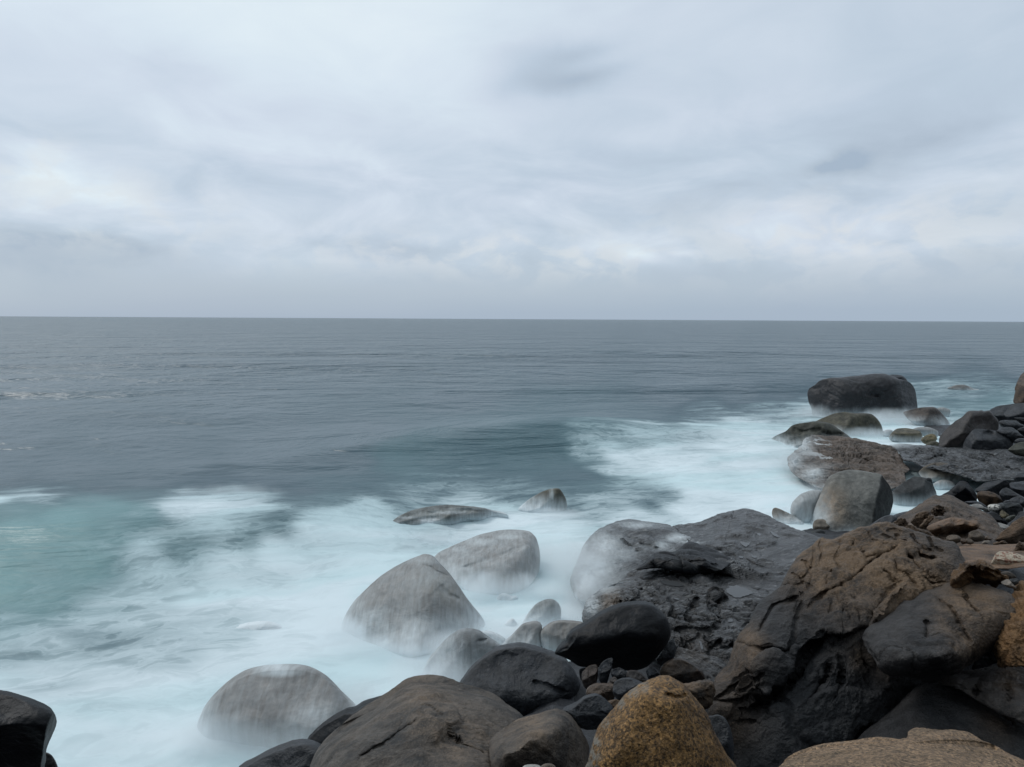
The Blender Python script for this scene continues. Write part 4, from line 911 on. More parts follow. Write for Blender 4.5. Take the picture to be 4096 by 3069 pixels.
rock('rock', 'misted wedge boulder left of the pair under the tilted black boulder', 'rock', 'D',
     [(0,690),(30,650),(90,600),(180,510),(280,483),(332,500),(345,570),(360,720),(250,780),(80,780)], base=(2600,0), mat='washed', thick=.7, facets=((-30,50,.5),), wash=(.3,.3,.6,.2), seed=73)
rock('rock', 'misted rounded boulder just behind the tilted black boulder', 'rock', 'D',
     [(325,570),(400,500),(480,480),(600,483),(690,505),(720,600),(600,720),(450,770),(350,720)], base=(2600,0.05), mat='washed', thick=.7, facets=((0,60,.55),), wash=(.3,.3,.6,.15), warm=.3, seed=74)

# ------------------------------------------------------------------ the wave-washed slab and its ledges
rock('rock_outcrop', 'rounded grooved outcrop with seawater draining off its left side', 'rock outcrop', 'B',
     [(160,850),(200,740),(230,660),(250,600),(300,520),(400,440),(500,400),(560,378),(640,365),(760,380),(900,395),(970,410),(1010,440),(1080,480),(1150,520),(1100,640),(1000,720),(800,800),(600,950),(400,1050),(220,1000)],
     ctrl=[(250,600,18.0),(400,440,18.6),(640,365,19.2),(900,395,18.9),(1010,440,18.3),(1150,520,17.4),(600,560,17.2),(800,500,17.6),(450,650,16.4),(300,750,15.9),(250,900,15.1),(700,700,16.0),(1000,640,16.4),(500,850,15.2),(350,1000,14.6),(800,800,15.4)],
     Y=17, edge=.3, mat='gneiss', style='gneiss', rough=.030, rf=5, lump=.03, strat=(.7,.5,.6), plate=(.5,.16,(.5,.8,1.2)), wash=(.35,.5,.75),
     wash_fn=(('B',430,560,75,60,.55),('B',380,720,90,75,.6),('B',550,640,70,40,.4),('B',300,850,70,80,.7),('B',700,400,80,14,.5),('B',1020,500,60,14,.55),('B',900,560,40,18,.4)),
     cracks=(([(620,470),(760,540),(900,590)],5,.12),([(700,420),(850,480),(960,530)],5,.10),([(560,500),(640,560),(720,600)],5,.12)), seed=75)
rock('rock_outcrop', 'wide dark wetted slab of folded rock with rain puddles in the middle foreground', 'rock outcrop', 'B',
     [(980,412),(1060,395),(1180,382),(1300,338),(1380,310),(1450,288),(1560,272),(1640,285),(1720,320),(1800,352),(1900,400),(2000,440),(2080,475),(2150,512),(2250,560),(2300,800),(2200,1100),(2000,1400),(1900,1700),(1500,1750),(1100,1700),(900,1500),(600,1330),(350,1210),(262,1190),(248,1120),(262,1060),(310,990),(380,940),(480,900),(560,850),(620,800),(700,740),(840,700),(1000,560),(1080,490)],
     ctrl=[(980,412,18.8),(1300,338,19.4),(1560,272,19.6),(1800,352,18.4),(2080,475,16.6),(2250,560,15.6),(1150,520,17.4),(1500,480,17.1),(1800,520,16.5),(1150,560,16.6),(1400,600,15.9),(1700,640,15.5),(2000,700,14.9),
           (1150,800,14.0),(1500,800,14.05),(1800,830,13.8),(2200,850,13.4),(900,880,13.5),(600,860,14.2),(700,950,13.1),(1100,960,13.0),(1500,950,12.9),(1900,960,12.8),(560,900,13.8),(300,1050,13.3),(262,1190,13.2),(480,1050,12.7),(700,1150,12.1),(1000,1150,11.8),(1300,1150,11.6),(1700,1150,11.6),
           (600,1330,11.6),(1000,1350,10.9),(1400,1350,10.7),(1800,1350,10.6),(1100,1650,9.8),(1500,1700,9.6),(2000,1500,10.0)],
     Y=14, edge=.12, mat='gneiss', style='gneiss', rough=.045, rf=4.6, lump=.012, res=2.3, plate=(.55,.17,(.40,.8,1.3)), wash=(.25,.3,.6), back=.35,
     warm=.05, warm_spots=(('B',500,1010,35,1.4),('B',450,1060,40,.8),('B',1150,1400,60,.4)),
     wash_fn=(('B',1060,490,70,14,.6),('B',1100,520,60,12,.7),('B',850,600,70,18,.35),('B',310,1020,40,60,.5),('B',400,900,60,30,.45)),
     puddles=(([(885,850),(940,843),(1010,850),(1040,870),(1080,888),(1030,897),(960,888),(900,875)],),([(1410,930),(1440,890),(1500,882),(1570,905),(1645,940),(1600,965),(1560,980),(1500,985),(1440,965)],),
              ([(1330,800),(1420,815),(1500,850),(1480,865),(1400,840)],),([(1530,545),(1570,540),(1610,548),(1575,580),(1550,568)],),([(1655,465),(1690,470),(1710,495),(1680,490)],),([(1765,450),(1800,462),(1850,500),(1800,490)],),
              ([(1840,505),(1880,525),(1900,540),(1850,530)],),([(1195,1330),(1215,1335),(1232,1395),(1215,1400)],),([(1450,1150),(1475,1165),(1465,1180),(1420,1180)],),([(1480,415),(1510,415),(1535,435),(1500,430)],),
              ([(1580,1200),(1600,1190),(1605,1220),(1590,1225)],),([(990,985),(1030,990),(1045,1005),(1005,1000)],),([(1620,645),(1665,650),(1655,668),(1625,662)],),([(1520,650),(1555,655),(1548,668),(1520,665)],)),
     cracks=(([(960,990),(980,1060),(970,1130),(1010,1200)],6,.13),([(1190,960),(1150,1040),(1090,1110),(1120,1200)],7,.15),([(1330,990),(1350,1040),(1310,1080)],8,.14),([(1500,1000),(1580,1050),(1650,1050)],6,.10),
             ([(960,1250),(1100,1230),(1210,1260),(1330,1200),(1380,1130)],8,.16),([(1200,1270),(1190,1350),(1290,1380),(1380,1320)],7,.14),([(1000,1400),(1120,1340),(1210,1310)],6,.10),([(1250,1430),(1330,1390),(1440,1400),(1500,1340)],7,.12),
             ([(720,880),(740,940),(700,1000),(620,1040)],7,.12),([(540,1000),(600,1060),(640,1140)],6,.10),([(1040,860),(1080,830),(1060,810)],4,.06),([(1600,320),(1750,380),(1950,470),(2100,540)],5,.09),([(1660,400),(1800,470),(1950,560)],5,.08),
             ([(1450,300),(1540,310),(1560,330)],7,.14),([(1180,400),(1190,450),(1290,440),(1370,400),(1460,350)],6,.12),([(1160,520),(1220,470),(1350,490),(1500,500),(1540,540)],7,.13),([(1300,600),(1450,650),(1600,700),(1800,790),(1880,800)],9,.16),([(1500,560),(1650,560),(1850,590)],5,.07),([(1350,560),(1500,610),(1750,660),(1900,720)],5,.08)),
     seed=76, rough_spots=(('B',700,1050,300,.5),('B',1200,1250,300,.65),('B',1400,1400,250,.6),('B',500,950,150,.5),('B',1450,400,150,.3)))
rock('rock_ledge', 'black undercut ledge crossing the middle of the wetted slab', 'rock ledge', 'B',
     [(690,762),(740,720),(775,690),(800,655),(850,625),(900,618),(960,632),(985,640),(1010,600),(1070,565),(1110,552),(1160,546),(1210,570),(1300,590),(1400,640),(1470,690),(1440,735),(1380,770),(1280,792),(1150,792),(1000,770),(930,752),(850,750)],
     ctrl=[(690,762,14.45),(850,625,15.05),(985,640,14.95),(1160,546,15.65),(1300,590,15.45),(1470,690,14.55),(1440,735,14.15),(1280,660,14.45),(1100,660,14.45),(950,690,14.35),(1250,700,14.00),(1050,710,14.00),(850,700,14.25),(1250,785,14.05),(1050,770,14.05),(850,745,14.20)],
     Y=15.2, edge=.25, mat='black', style='gneiss', rough=.04, rf=6, lump=.03, plate=(.4,.25,(.5,1,1.3)), back=.7,
     steps=(([(985,640),(1100,680),(1300,700),(1440,712)],14,.10,-1),), cracks=(([(1000,650),(1050,690),(1060,750)],5,.10),([(850,630),(860,690),(850,745)],5,.08)), seed=77)

# ------------------------------------------------------------------ tilted black boulder and the stones under it
rock('boulder', 'big black egg shaped boulder tilted over loose stones in the centre', 'boulder', 'D',
     [(445,735),(470,690),(520,645),(540,590),(580,555),(650,520),(700,485),(800,420),(900,375),(1000,345),(1080,335),(1160,328),(1230,345),(1300,395),(1350,450),(1378,530),(1380,590),(1355,660),(1310,720),(1250,790),(1180,850),(1080,880),(950,870),(850,850),(720,850),(640,840),(560,790),(500,760)],
     Y=9.3, mat='black', thick=.8, facets=((-15,60,.62),(0,-22,.52)), soft=.40, lump=.05, rough=.010, plate=(.6,.08), seed=80, steps=(([(450,740),(540,690),(640,560)],10,.05,1),))
G5 = 'loose stones under the tilted black boulder'
ST = [([(662,905),(690,865),(730,835),(785,830),(800,890),(775,1000),(710,1030),(665,980)], 8.9, 'slate', 'oval grey stone standing at the left under the tilted boulder', .3),
 ([(795,860),(840,800),(910,775),(905,850),(870,960),(850,1010),(800,950)], 8.8, 'slate', 'blue grey upright stone beside the oval stone', 0),
 ([(895,875),(960,853),(1015,880),(1030,940),(960,980),(905,930)], 8.7, 'dark', 'small pale topped stone right of the upright stone', 0),
 ([(1030,885),(1100,880),(1170,925),(1228,990),(1180,1030),(1090,1000),(1030,950)], 8.5, 'dark', 'dark angular stone right of the small pale topped stone', .2),
 ([(918,985),(970,950),(1030,940),(1065,942),(1110,962),(1180,1003),(1130,1080),(1050,1130),(970,1130),(918,1070)], 7.9, 'slate', 'slate block behind the left shoulder of the ochre boulder', 0),
 ([(702,1035),(730,1005),(790,988),(880,990),(930,1005),(930,1080),(900,1130),(800,1110),(710,1090)], 8.2, 'dark', 'reddish brown block left of the slate block', .5),
 ([(500,1200),(560,1170),(610,1145),(690,1098),(775,1073),(820,1090),(870,1135),(915,1190),(910,1270),(840,1340),(700,1360),(580,1320),(530,1260)], 7.6, 'slate', 'broad slate stone between the granite block and the ochre boulder', 0),
 ([(855,1135),(930,1113),(975,1128),(975,1190),(930,1230),(880,1190)], 7.8, 'dark', 'small brown stone tucked behind the broad slate stone', .7),
 ([(1260,790),(1300,730),(1345,670),(1400,620),(1425,700),(1410,780),(1340,840),(1280,830)], 9.4, 'slate', 'grey stone right behind the tilted black boulder', 0),
 ([(1185,880),(1240,850),(1295,900),(1290,950),(1210,960)], 8.9, 'dark', 'small dark stone under the right end of the tilted boulder', 0),
 ([(1320,830),(1400,790),(1480,790),(1570,830),(1640,880),(1650,960),(1480,990),(1350,960),(1290,900)], 9.2, 'dark', 'wide low brown stone in front of the folded slab', .5),
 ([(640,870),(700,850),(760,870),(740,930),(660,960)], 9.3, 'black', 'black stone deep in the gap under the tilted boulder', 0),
 ([(880,960),(930,930),(960,990),(920,1030),(880,1010)], 8.5, 'dark', 'little stone between the reddish block and the slate block', .3)]
for i, (pts, Yv, mt, lab, wm) in enumerate(ST):
    rock('stone', lab, 'stone', 'D', pts, Y=Yv, mat=mt, thick=.8, facets=((-30+17*(i % 4), 55, .5), (10, 5, .55)), soft=.07, plate=(.22,.2), group=G5, warm=wm, seed=90+i, rough=.02)
rock('stone', 'jagged brown rock rising behind the right shoulder of the ochre boulder', 'rock', 'K',
     [(1150,680),(1230,655),(1330,630),(1430,612),(1535,640),(1560,760),(1520,900),(1400,950),(1280,850)], Y=7.9, mat='massif', style='knobby', rough=.02, warm=.9, seed=104)
rock('stone', 'blue grey stone lying right of the ochre boulder', 'stone', 'K',
     [(1470,1040),(1520,1015),(1575,1003),(1650,1035),(1700,1110),(1740,1230),(1760,1400),(1720,1573),(1620,1500),(1540,1250)], Y=6.2, mat='slate', facets=((-20,50,.55),), seed=105, group=None)

# ------------------------------------------------------------------ near boulders along the bottom
rock('boulder', 'dark low boulder at the bottom edge left of the near granite boulder', 'boulder', 'E',
     [(80,1000),(140,965),(200,930),(280,888),(380,845),(470,815),(560,805),(640,822),(720,880),(760,1000),(600,1100),(200,1100)], Y=8.6, mat='slate', thick=.7, facets=((-30,60,.5),), seed=110)
rock('boulder', 'dark curved boulder peeping behind the near granite boulder', 'boulder', 'E',
     [(560,800),(575,770),(630,715),(720,655),(810,607),(880,590),(950,545),(1050,515),(1130,500),(1250,560),(1150,750),(900,900),(680,870)], Y=9.4, mat='black', thick=.7, facets=((-40,55,.5),), seed=111)
rock('boulder', 'large grey brown granite boulder with a diagonal crack at bottom centre', 'boulder', 'E',
     [(575,1000),(600,910),(650,840),(720,780),(820,690),(920,620),(1010,565),(1100,510),(1150,470),(1210,425),(1270,398),(1340,392),(1430,391),(1500,400),(1600,430),(1700,465),(1800,495),(1880,530),(1960,590),(2060,665),(2040,800),(1900,950),(1750,1080),(1100,1150),(650,1120)],
     ctrl=[(575,1000,7.2),(820,690,7.9),(1010,565,8.2),(1270,398,8.6),(1430,391,8.7),(1700,465,8.6),(2060,665,8.2),(1900,950,6.6),(1350,560,7.35),(1200,640,7.25),(1000,780,6.9),(800,900,6.8),(1500,620,7.2),(1700,620,7.5),(1850,700,7.5),(1500,800,6.75),(1250,850,6.55),(1000,1000,6.4),(1700,850,6.7),(1300,1050,6.1),(1700,1000,6.2),(650,1050,6.7)],
     Y=7.5, edge=.22, mat='grey', lump=.02, rough=.018, rf=9, style='weathered', plate=(.55,.14), warm=.35, warm_spots=(('E',1350,560,110,.5),('E',1650,800,110,.5)),
     cracks=(([(890,940),(920,890),(1000,840),(1080,800),(1150,760),(1240,710),(1310,655)],4,.06),([(1310,555),(1400,570),(1500,640)],4,.035),([(1150,510),(1220,485),(1290,468)],6,.05),([(1490,660),(1520,720),(1600,800),(1700,850),(1800,900)],5,.04)),
     seed=112)
rock('boulder', 'angular brown granite block with dark near face right of the large granite boulder', 'boulder', 'D',
     [(-90,1470),(-30,1420),(30,1370),(110,1320),(210,1285),(330,1250),(410,1220),(470,1208),(530,1225),(590,1270),(640,1340),(690,1420),(725,1500),(715,1600),(700,1750),(400,1850),(0,1800),(-80,1640)],
     ctrl=[(-90,1470,6.9),(110,1320,7.2),(330,1250,7.25),(470,1208,7.2),(590,1270,7.1),(725,1500,6.8),(240,1400,6.3),(60,1530,6.1),(400,1300,6.7),(450,1350,6.45),(560,1420,6.55),(300,1500,6.15),(450,1600,6.1),(150,1650,6.0),(650,1650,6.4),(300,1800,5.95)],
     Y=6.6, edge=.25, mat='grey', style='weathered', rough=.012, rf=10, lump=.02, plate=(.4,.12), warm=.45, warm_spots=(('D',250,1330,80,.7),),
     folds=(([(30,1540),(120,1470),(240,1390),(330,1300),(465,1212)],1,.0028),), seed=113)
rock('boulder', 'coarse ochre granite boulder with a lichen grey left flank at the bottom edge', 'boulder', 'K',
     [(90,1650),(130,1540),(165,1400),(200,1270),(260,1150),(330,1060),(410,960),(500,860),(580,790),(680,725),(760,680),(850,645),(940,612),(1040,602),(1080,625),(1150,665),(1230,720),(1300,800),(1370,880),(1440,970),(1500,1080),(1550,1200),(1610,1320),(1680,1440),(1740,1573),(1780,1700),(1000,1800),(300,1780)],
     ctrl=[(90,1650,5.2),(200,1270,5.24),(500,860,5.26),(760,680,5.26),(1040,602,5.30),(1300,800,5.24),(1500,1080,5.2),(1740,1573,5.1),(780,760,5.12),(1000,740,5.14),(1180,810,5.12),(800,950,5.04),(1100,950,5.03),(500,1100,5.04),(800,1200,4.96),(1200,1200,4.97),(340,1350,5.0),(300,1500,4.97),(600,1500,4.88),(1000,1500,4.86),(1400,1500,4.92),(800,1750,4.82)],
     Y=5.1, edge=.16, mat='ochre', style='weathered', rough=.008, rf=14, lump=.012, warm=.25, rough_edge=.8, pale_spots=(('K',170,1450,50,.8),('K',200,1300,40,.8),('K',150,1560,50,.8),('K',330,1090,25,.6),('K',640,750,35,.6),('K',500,870,25,.6),('K',760,690,30,.5)),
     cracks=(([(980,740),(1040,765),(1100,790),(1170,800),(1220,770),(1250,765)],6,.035),), seed=114, res=3.8)
rock('boulder', 'dark overhanging boulder at the lower left corner', 'boulder', 'G',
     [(-300,1260),(-150,1235),(0,1243),(100,1262),(190,1290),(260,1318),(300,1345),(322,1392),(315,1430),(295,1480),(270,1540),(262,1575),(255,1640),(200,1750),(-200,1800),(-400,1600)],
     Y=6.6, mat='black', thick=.6, facets=((0,74,.62),(15,-14,.35),(75,-10,.9)), soft=.06, lump=.05, seed=115)
rock('boulder', 'small wetted black stone below the overhanging boulder at the lower left', 'rock', 'G',
     [(215,1640),(240,1590),(262,1578),(295,1595),(318,1630),(332,1680),(300,1760),(220,1750)], Y=7.2, mat='black', seed=116, facets=((-10,55,.5),))
rock('stone', 'pale grey stone tip at the bottom edge left of the ochre boulder', 'stone', 'D',
     [(180,1665),(215,1648),(260,1645),(330,1655),(350,1720),(250,1760),(180,1720)], Y=4.9, mat='pale', seed=117, thick=.6)
rock('stone', 'second pale stone tip right beside the first at the bottom edge', 'stone', 'D',
     [(325,1662),(350,1640),(390,1633),(430,1642),(455,1665),(450,1740),(380,1760),(330,1720)], Y=4.9, mat='grey', seed=118, thick=.6, warm=.5)
rock('boulder', 'coarse tan granite ledge crossing the lower right corner', 'boulder', 'Cc',
     [(100,1760),(180,1690),(220,1645),(290,1620),(360,1605),(480,1590),(580,1585),(665,1575),(720,1545),(760,1538),(820,1560),(900,1577),(960,1570),(1050,1545),(1095,1490),(1150,1465),(1210,1453),(1270,1465),(1330,1475),(1430,1465),(1500,1470),(1600,1520),(1700,1570),(1790,1610),(1870,1657),(2000,1750),(1900,1900),(1000,2000),(300,1900)],
     ctrl=[(220,1645,4.5),(580,1585,4.7),(760,1538,4.8),(900,1577,4.65),(1095,1490,4.9),(1210,1453,5.0),(1500,1470,4.9),(1870,1657,4.5),(600,1657,4.2),(1000,1600,4.35),(1200,1530,4.55),(1500,1560,4.45),(1300,1657,4.1),(1700,1657,4.2),(1000,1900,3.5),(300,1850,3.7),(1700,1900,3.5)],
     Y=4.3, edge=.06, mat='sand', plate=(.35,.10), style='weathered', rough=.010, rf=14, lump=.01, warm=.7, rough_edge=.9, seed=119, res=3.8)
# ------------------------------------------------------------------ the jointed granite mass on the right
CK1 = [([(60,750),(100,640),(160,560),(230,530),(345,465)],7,0.090,'Cc'),([(345,465),(340,560),(310,660),(300,760),(265,860),(235,868),(180,855),(100,840),(30,825)],6,0.068,'Cc'),
       ([(-60,1240),(90,1228),(180,1160),(260,1080),(330,990),(370,890),(430,820),(505,745)],11,0.240,'Cc'),([(545,930),(520,1050),(460,1130),(375,1215)],7,0.105,'Cc'),
       ([(540,830),(600,800),(660,770),(740,720),(820,703)],7,0.105,'Cc'),([(1060,118),(1040,135),(960,180),(880,220),(800,280),(730,340),(660,400),(590,440),(480,480),(400,545)],6,0.090,'Cc'),
       ([(1070,190),(1120,260),(1170,310),(1200,340)],5,0.053,'Cc'),([(380,1640),(470,1560),(560,1530),(700,1500),(780,1420),(900,1365)],10,0.150,'Cc'),([(640,650),(645,560),(680,490)],4,0.045,'Cc'),([(712,500),(742,600),(748,665)],4,0.053,'Cc'),
       ([(690,500),(700,580),(690,640)],3,0.030,'Cc'),([(120,1320),(170,1230),(220,1150)],5,0.045,'Cc'),([(770,170),(790,230),(860,200)],5,0.045,'Cc'),([(160,80),(300,70),(420,110)],4,0.045,'J'),([(450,400),(560,560),(680,690)],5,0.075,'J'),
       ([(600,390),(680,460),(820,490),(920,490)],6,0.105,'J'),([(400,290),(450,240),(330,200),(330,120)],5,0.060,'J'),([(0,470),(120,420),(270,350),(300,330)],6,0.090,'J'),([(780,680),(800,740),(830,790),(900,760)],4,0.045,'J'),
       ([(420,140),(440,220),(400,330),(350,400)],5,0.045,'Cc'),([(1500,840),(1620,850),(1850,840),(1960,800)],6,0.060,'K'),([(1530,840),(1640,760),(1760,660),(1900,560)],6,0.075,'K'),([(1760,200),(1900,230),(2100,260),(2212,290)],6,0.060,'K')]
CK1 += [(q_, 4, .045, 'Cc') for q_ in [[(490,85),(470,150),(500,200),(480,260)],[(600,95),(620,150),(580,220),(600,300)],[(700,50),(720,110),(690,180)],[(800,20),(830,90),(900,140),(1000,130)],[(560,300),(520,380),(530,430)],[(880,60),(960,90),(1060,118)],[(1100,40),(1130,120),(1200,170),(1260,160)],[(1200,60),(1250,130),(1330,180)],[(330,230),(380,260),(420,330)],[(270,330),(330,360),(370,420)],[(900,300),(960,330),(1000,400)],[(980,230),(1010,300),(1090,350),(1150,420)],[(215,400),(300,420),(370,400),(430,430)],[(1180,350),(1250,400),(1330,390)],[(-90,1150),(-20,1080),(40,1060),(90,1000)],[(-100,1350),(0,1330),(80,1360),(200,1300)],[(600,880),(640,980),(620,1100),(560,1220)],[(850,960),(880,1050),(940,1100)],[(760,900),(800,960),(870,1000)]]]
ST1 = [([(-60,1250),(90,1240),(260,1090),(340,1000),(380,900),(450,815),(520,740),(640,780),(760,715),(820,700)],55,.16,-1,'Cc'),
       ([(560,920),(540,1010),(520,1060),(450,1140),(375,1215)],40,.07,-1,'Cc'),([(50,760),(100,640),(170,555),(345,465)],30,.05,1,'Cc'),([(1090,350),(960,450),(870,600),(800,700)],70,.20,-1,'Cc')]
rock('rock_outcrop', 'huge jointed dark granite outcrop with brown crest filling the right foreground', 'rock outcrop', 'S',
     [(2835,2900),(2846,2790),(2855,2724),(2880,2688),(2905,2650),(2935,2572),(2990,2510),(3029,2427),(3090,2380),(3126,2334),(3152,2281),(3193,2223),(3246,2182),(3270,2160),(3287,2150),(3310,2162),(3351,2155),(3380,2140),(3409,2129),(3440,2110),(3468,2112),(3500,2098),(3540,2095),(3579,2094),(3632,2110),(3702,2135),(3745,2146),(3778,2164),(3820,2170),(3840,2190),(3856,2225),(3900,2300),(3920,2420),(3900,2600),(3850,2800),(3750,3000),(3500,3150),(2900,3150)],
     ctrl=[(2846,2790,8.0),(2905,2650,8.7),(3029,2427,9.3),(3152,2281,9.8),(3287,2150,10.2),(3468,2112,10.1),(3632,2110,9.9),(3840,2190,9.3),(3920,2420,8.6),(3350,2250,9.4),(3550,2250,9.1),(3700,2250,9.0),(3250,2380,9.0),(3450,2400,8.6),(3600,2450,8.45),(3120,2500,8.6),(3080,2560,8.35),
           (3250,2520,8.5),(3350,2560,8.25),(3480,2480,8.25),(3550,2520,8.45),(2980,2650,8.2),(3100,2700,8.0),(3250,2650,8.15),(3400,2700,7.95),(3500,2800,7.8),(3350,2850,7.78),(3200,2850,7.85),(3000,2850,8.0),(2900,2950,7.9),(3100,3000,7.72),(3300,3000,7.6),(3500,3000,7.55),(3400,3150,7.4),(3000,3150,7.6),(3700,2800,8.1),(3750,2600,8.4)],
     Y=8.6, edge=.12, mat='massif', style='weathered', rough=.026, rf=6.5, lump=.010, res=2.8, back=.5, plate=(.62,.26,(.75,.9,.75)),
     warm=.0, warm_spots=(('S',3500,2180,260,1.1),('S',3250,2220,140,.9),('S',2900,2650,130,.7),('S',3000,2560,60,.7),('S',3700,2380,150,.9),('S',3380,2330,130,.6),('S',3560,2680,50,.6),('S',2900,2900,110,.5),('S',3450,2620,60,.5)),
     cracks=CK1, steps=ST1, seed=120, rough_spots=(('S',3500,2160,200,1.6),('S',3300,2200,120,1.3),('S',3720,2200,150,1.6),('S',3150,2330,70,.8),('S',3350,2350,70,.7),('S',2900,2700,70,.8),('S',3700,2380,90,.9)))
rock('boulder', 'large rounded granite block wedged in the outcrop above the dark hollow', 'granite block', 'Cc',
     [(770,780),(785,735),(820,705),(900,662),(980,603),(1070,533),(1150,475),(1200,452),(1240,448),(1300,425),(1360,402),(1430,392),(1500,400),(1600,410),(1700,430),(1800,470),(1850,600),(1800,750),(1700,830),(1620,880),(1560,930),(1510,970),(1440,1010),(1340,1030),(1300,1050),(1250,1075),(1150,1062),(1060,1045),(950,1025),(900,990),(850,920),(800,860)],
     ctrl=[(770,780,7.75),(900,662,8.0),(1070,533,8.3),(1200,452,8.5),(1430,392,8.5),(1700,430,8.2),(1850,600,7.8),(950,750,7.55),(1100,650,7.8),(1300,560,7.95),(1500,560,7.9),(1000,850,7.2),(1150,800,7.3),(1300,750,7.4),(1450,780,7.4),(1600,700,7.65),(950,930,7.15),(1100,930,7.0),(1300,900,7.0),(1450,900,7.15),(1250,1060,7.4),(1060,1040,7.3),(1500,970,7.5),(900,990,7.3)],
     Y=7.7, edge=.15, mat='massif', style='weathered', plate=(.6,.14), rough=.018, rf=7, lump=.012, res=3.8, warm=.1, warm_spots=(('Cc',1420,480,90,.8),('Cc',1480,800,70,.9),('Cc',1650,560,110,.7),('Cc',1330,650,60,.5)),
     cracks=(([(1245,458),(1300,520),(1370,560),(1415,640),(1440,690),(1490,760),(1525,830)],6,.06),([(1200,645),(1208,700),(1200,790)],6,.05),([(940,740),(985,785),(1030,840),(1060,880)],5,.03),([(785,735),(775,800),(830,880),(900,960)],8,.08),([(1440,420),(1500,520),(1560,600),(1600,680)],4,.03)),
     seed=121, rough_edge=.7)
rock('boulder', 'smooth grey granite block in the lower right corner of the outcrop', 'granite block', 'Cc',
     [(560,1640),(640,1560),(700,1505),(780,1430),(850,1380),(910,1325),(1000,1245),(1080,1172),(1150,1112),(1190,1095),(1240,1085),(1310,1080),(1360,1085),(1430,1110),(1500,1145),(1600,1200),(1700,1240),(1850,1300),(1950,1400),(2000,1700),(1500,1850),(800,1850)],
     ctrl=[(560,1640,7.25),(780,1430,7.5),(1000,1245,7.7),(1190,1095,7.9),(1310,1080,7.85),(1500,1145,7.7),(1850,1300,7.3),(2000,1700,6.6),(900,1450,7.25),(1100,1300,7.4),(1300,1250,7.4),(1500,1300,7.25),(1700,1400,7.05),(1200,1450,7.05),(1500,1500,6.95),(1000,1600,6.95),(1400,1700,6.75),(1800,1600,6.75),(1200,1800,6.65)],
     Y=6.8, edge=.12, mat='massif', style='weathered', plate=(.7,.10), rough=.014, rf=7, lump=.012, res=3.8, warm=.05, warm_spots=(('Cc',1700,1350,80,.4),), cracks=(([(1690,1262),(1740,1310),(1790,1340),(1810,1370)],6,.04),([(770,1470),(850,1380)],5,.03)), seed=122, rough_edge=.7)
rock('boulder', 'cracked granite block above the smooth grey block at the right edge', 'granite block', 'Cc',
     [(1270,1085),(1300,1060),(1350,1033),(1400,1020),(1470,1012),(1560,1000),(1610,980),(1665,963),(1730,965),(1800,970),(1900,1000),(2050,1050),(2100,1300),(1950,1400),(1800,1330),(1650,1260),(1540,1200),(1430,1130),(1340,1100)],
     ctrl=[(1270,1085,7.9),(1470,1012,8.0),(1665,963,8.1),(1900,1000,7.8),(1400,1080,7.6),(1600,1080,7.5),(1800,1100,7.35),(1550,1180,7.3),(1700,1240,7.1),(1900,1250,7.0),(1950,1380,6.9)],
     Y=7.6, edge=.15, mat='massif', style='weathered', plate=(.6,.14), rough=.018, rf=7, lump=.012, res=4, warm=.2, warm_spots=(('Cc',1780,1010,50,.9),), cracks=(([(1475,1015),(1520,1060),(1540,1120),(1550,1180)],6,.04),([(1280,1080),(1400,1075),(1480,1100)],5,.04),([(1740,1060),(1770,1140),(1760,1200)],5,.04)), seed=123, rough_edge=.7)
rock('rock_outcrop', 'rusty brown pitted rock mass at the right edge', 'rock outcrop', 'Cc',
     [(1630,790),(1640,720),(1680,660),(1665,590),(1690,540),(1750,505),(1790,470),(1800,420),(1830,385),(1870,368),(1950,350),(2100,400),(2150,800),(2100,1000),(1900,985),(1780,975),(1700,960),(1660,890)],
     ctrl=[(1640,720,7.9),(1690,540,8.2),(1830,385,8.6),(2000,360,8.4),(1700,750,7.6),(1800,600,7.8),(1900,500,7.9),(1750,900,7.4),(1900,750,7.4),(1900,950,7.2),(2100,800,7.1),(1680,900,7.6)],
     Y=7.9, edge=.14, mat='rusty', style='knobby', rough=.013, rf=6, lump=.03, plate=(.22,.5), warm=.8, res=3.8, seed=124, rough_edge=.8, back=.5)
rock('rock_outcrop', 'knobbly brown overhang with a dark hollow under it above the rounded granite block', 'rock outcrop', 'J',
     [(1080,860),(1085,790),(1110,745),(1160,690),(1200,640),(1240,610),(1290,590),(1330,545),(1400,520),(1520,495),(1620,505),(1690,540),(1740,590),(1800,640),(1860,695),(1910,750),(1960,805),(1925,860),(1840,905),(1700,905),(1550,890),(1400,880),(1300,900),(1200,930),(1110,910)],
     ctrl=[(1080,860,8.5),(1160,690,8.6),(1330,545,8.8),(1520,495,8.9),(1740,590,8.8),(1960,805,8.6),(1200,800,8.3),(1350,650,8.35),(1550,580,8.45),(1700,650,8.45),(1500,720,8.55),(1650,770,8.6),(1800,780,8.5),(1350,850,8.6),(1600,870,8.8),(1800,880,8.75)],
     Y=8.6, edge=.12, mat='rusty', style='knobby', rough=.010, rf=6, lump=.02, plate=(.25,.45), warm=.6, res=3.8, steps=(([(1330,700),(1450,620),(1650,650),(1800,700),(1900,790)],16,.14,-1),), seed=125, rough_edge=.8, back=.4)
rock('rock', 'flat pink slab with a speckled lower face near the right edge', 'rock', 'J',
     [(1725,575),(1750,500),(1780,440),(1830,405),(1920,398),(2040,412),(2130,440),(2209,462),(2350,520),(2330,580),(2190,580),(2130,615),(2040,645),(1960,668),(1870,660),(1790,615)],
     Y=9.1, mat='pink', thick=.5, facets=((0,68,.26),(-10,-5,.40)), soft=.05, rough=.02, pale_spots=(('J',1950,560,110,.8),('J',1800,580,50,.8)), warm=.2, seed=126)
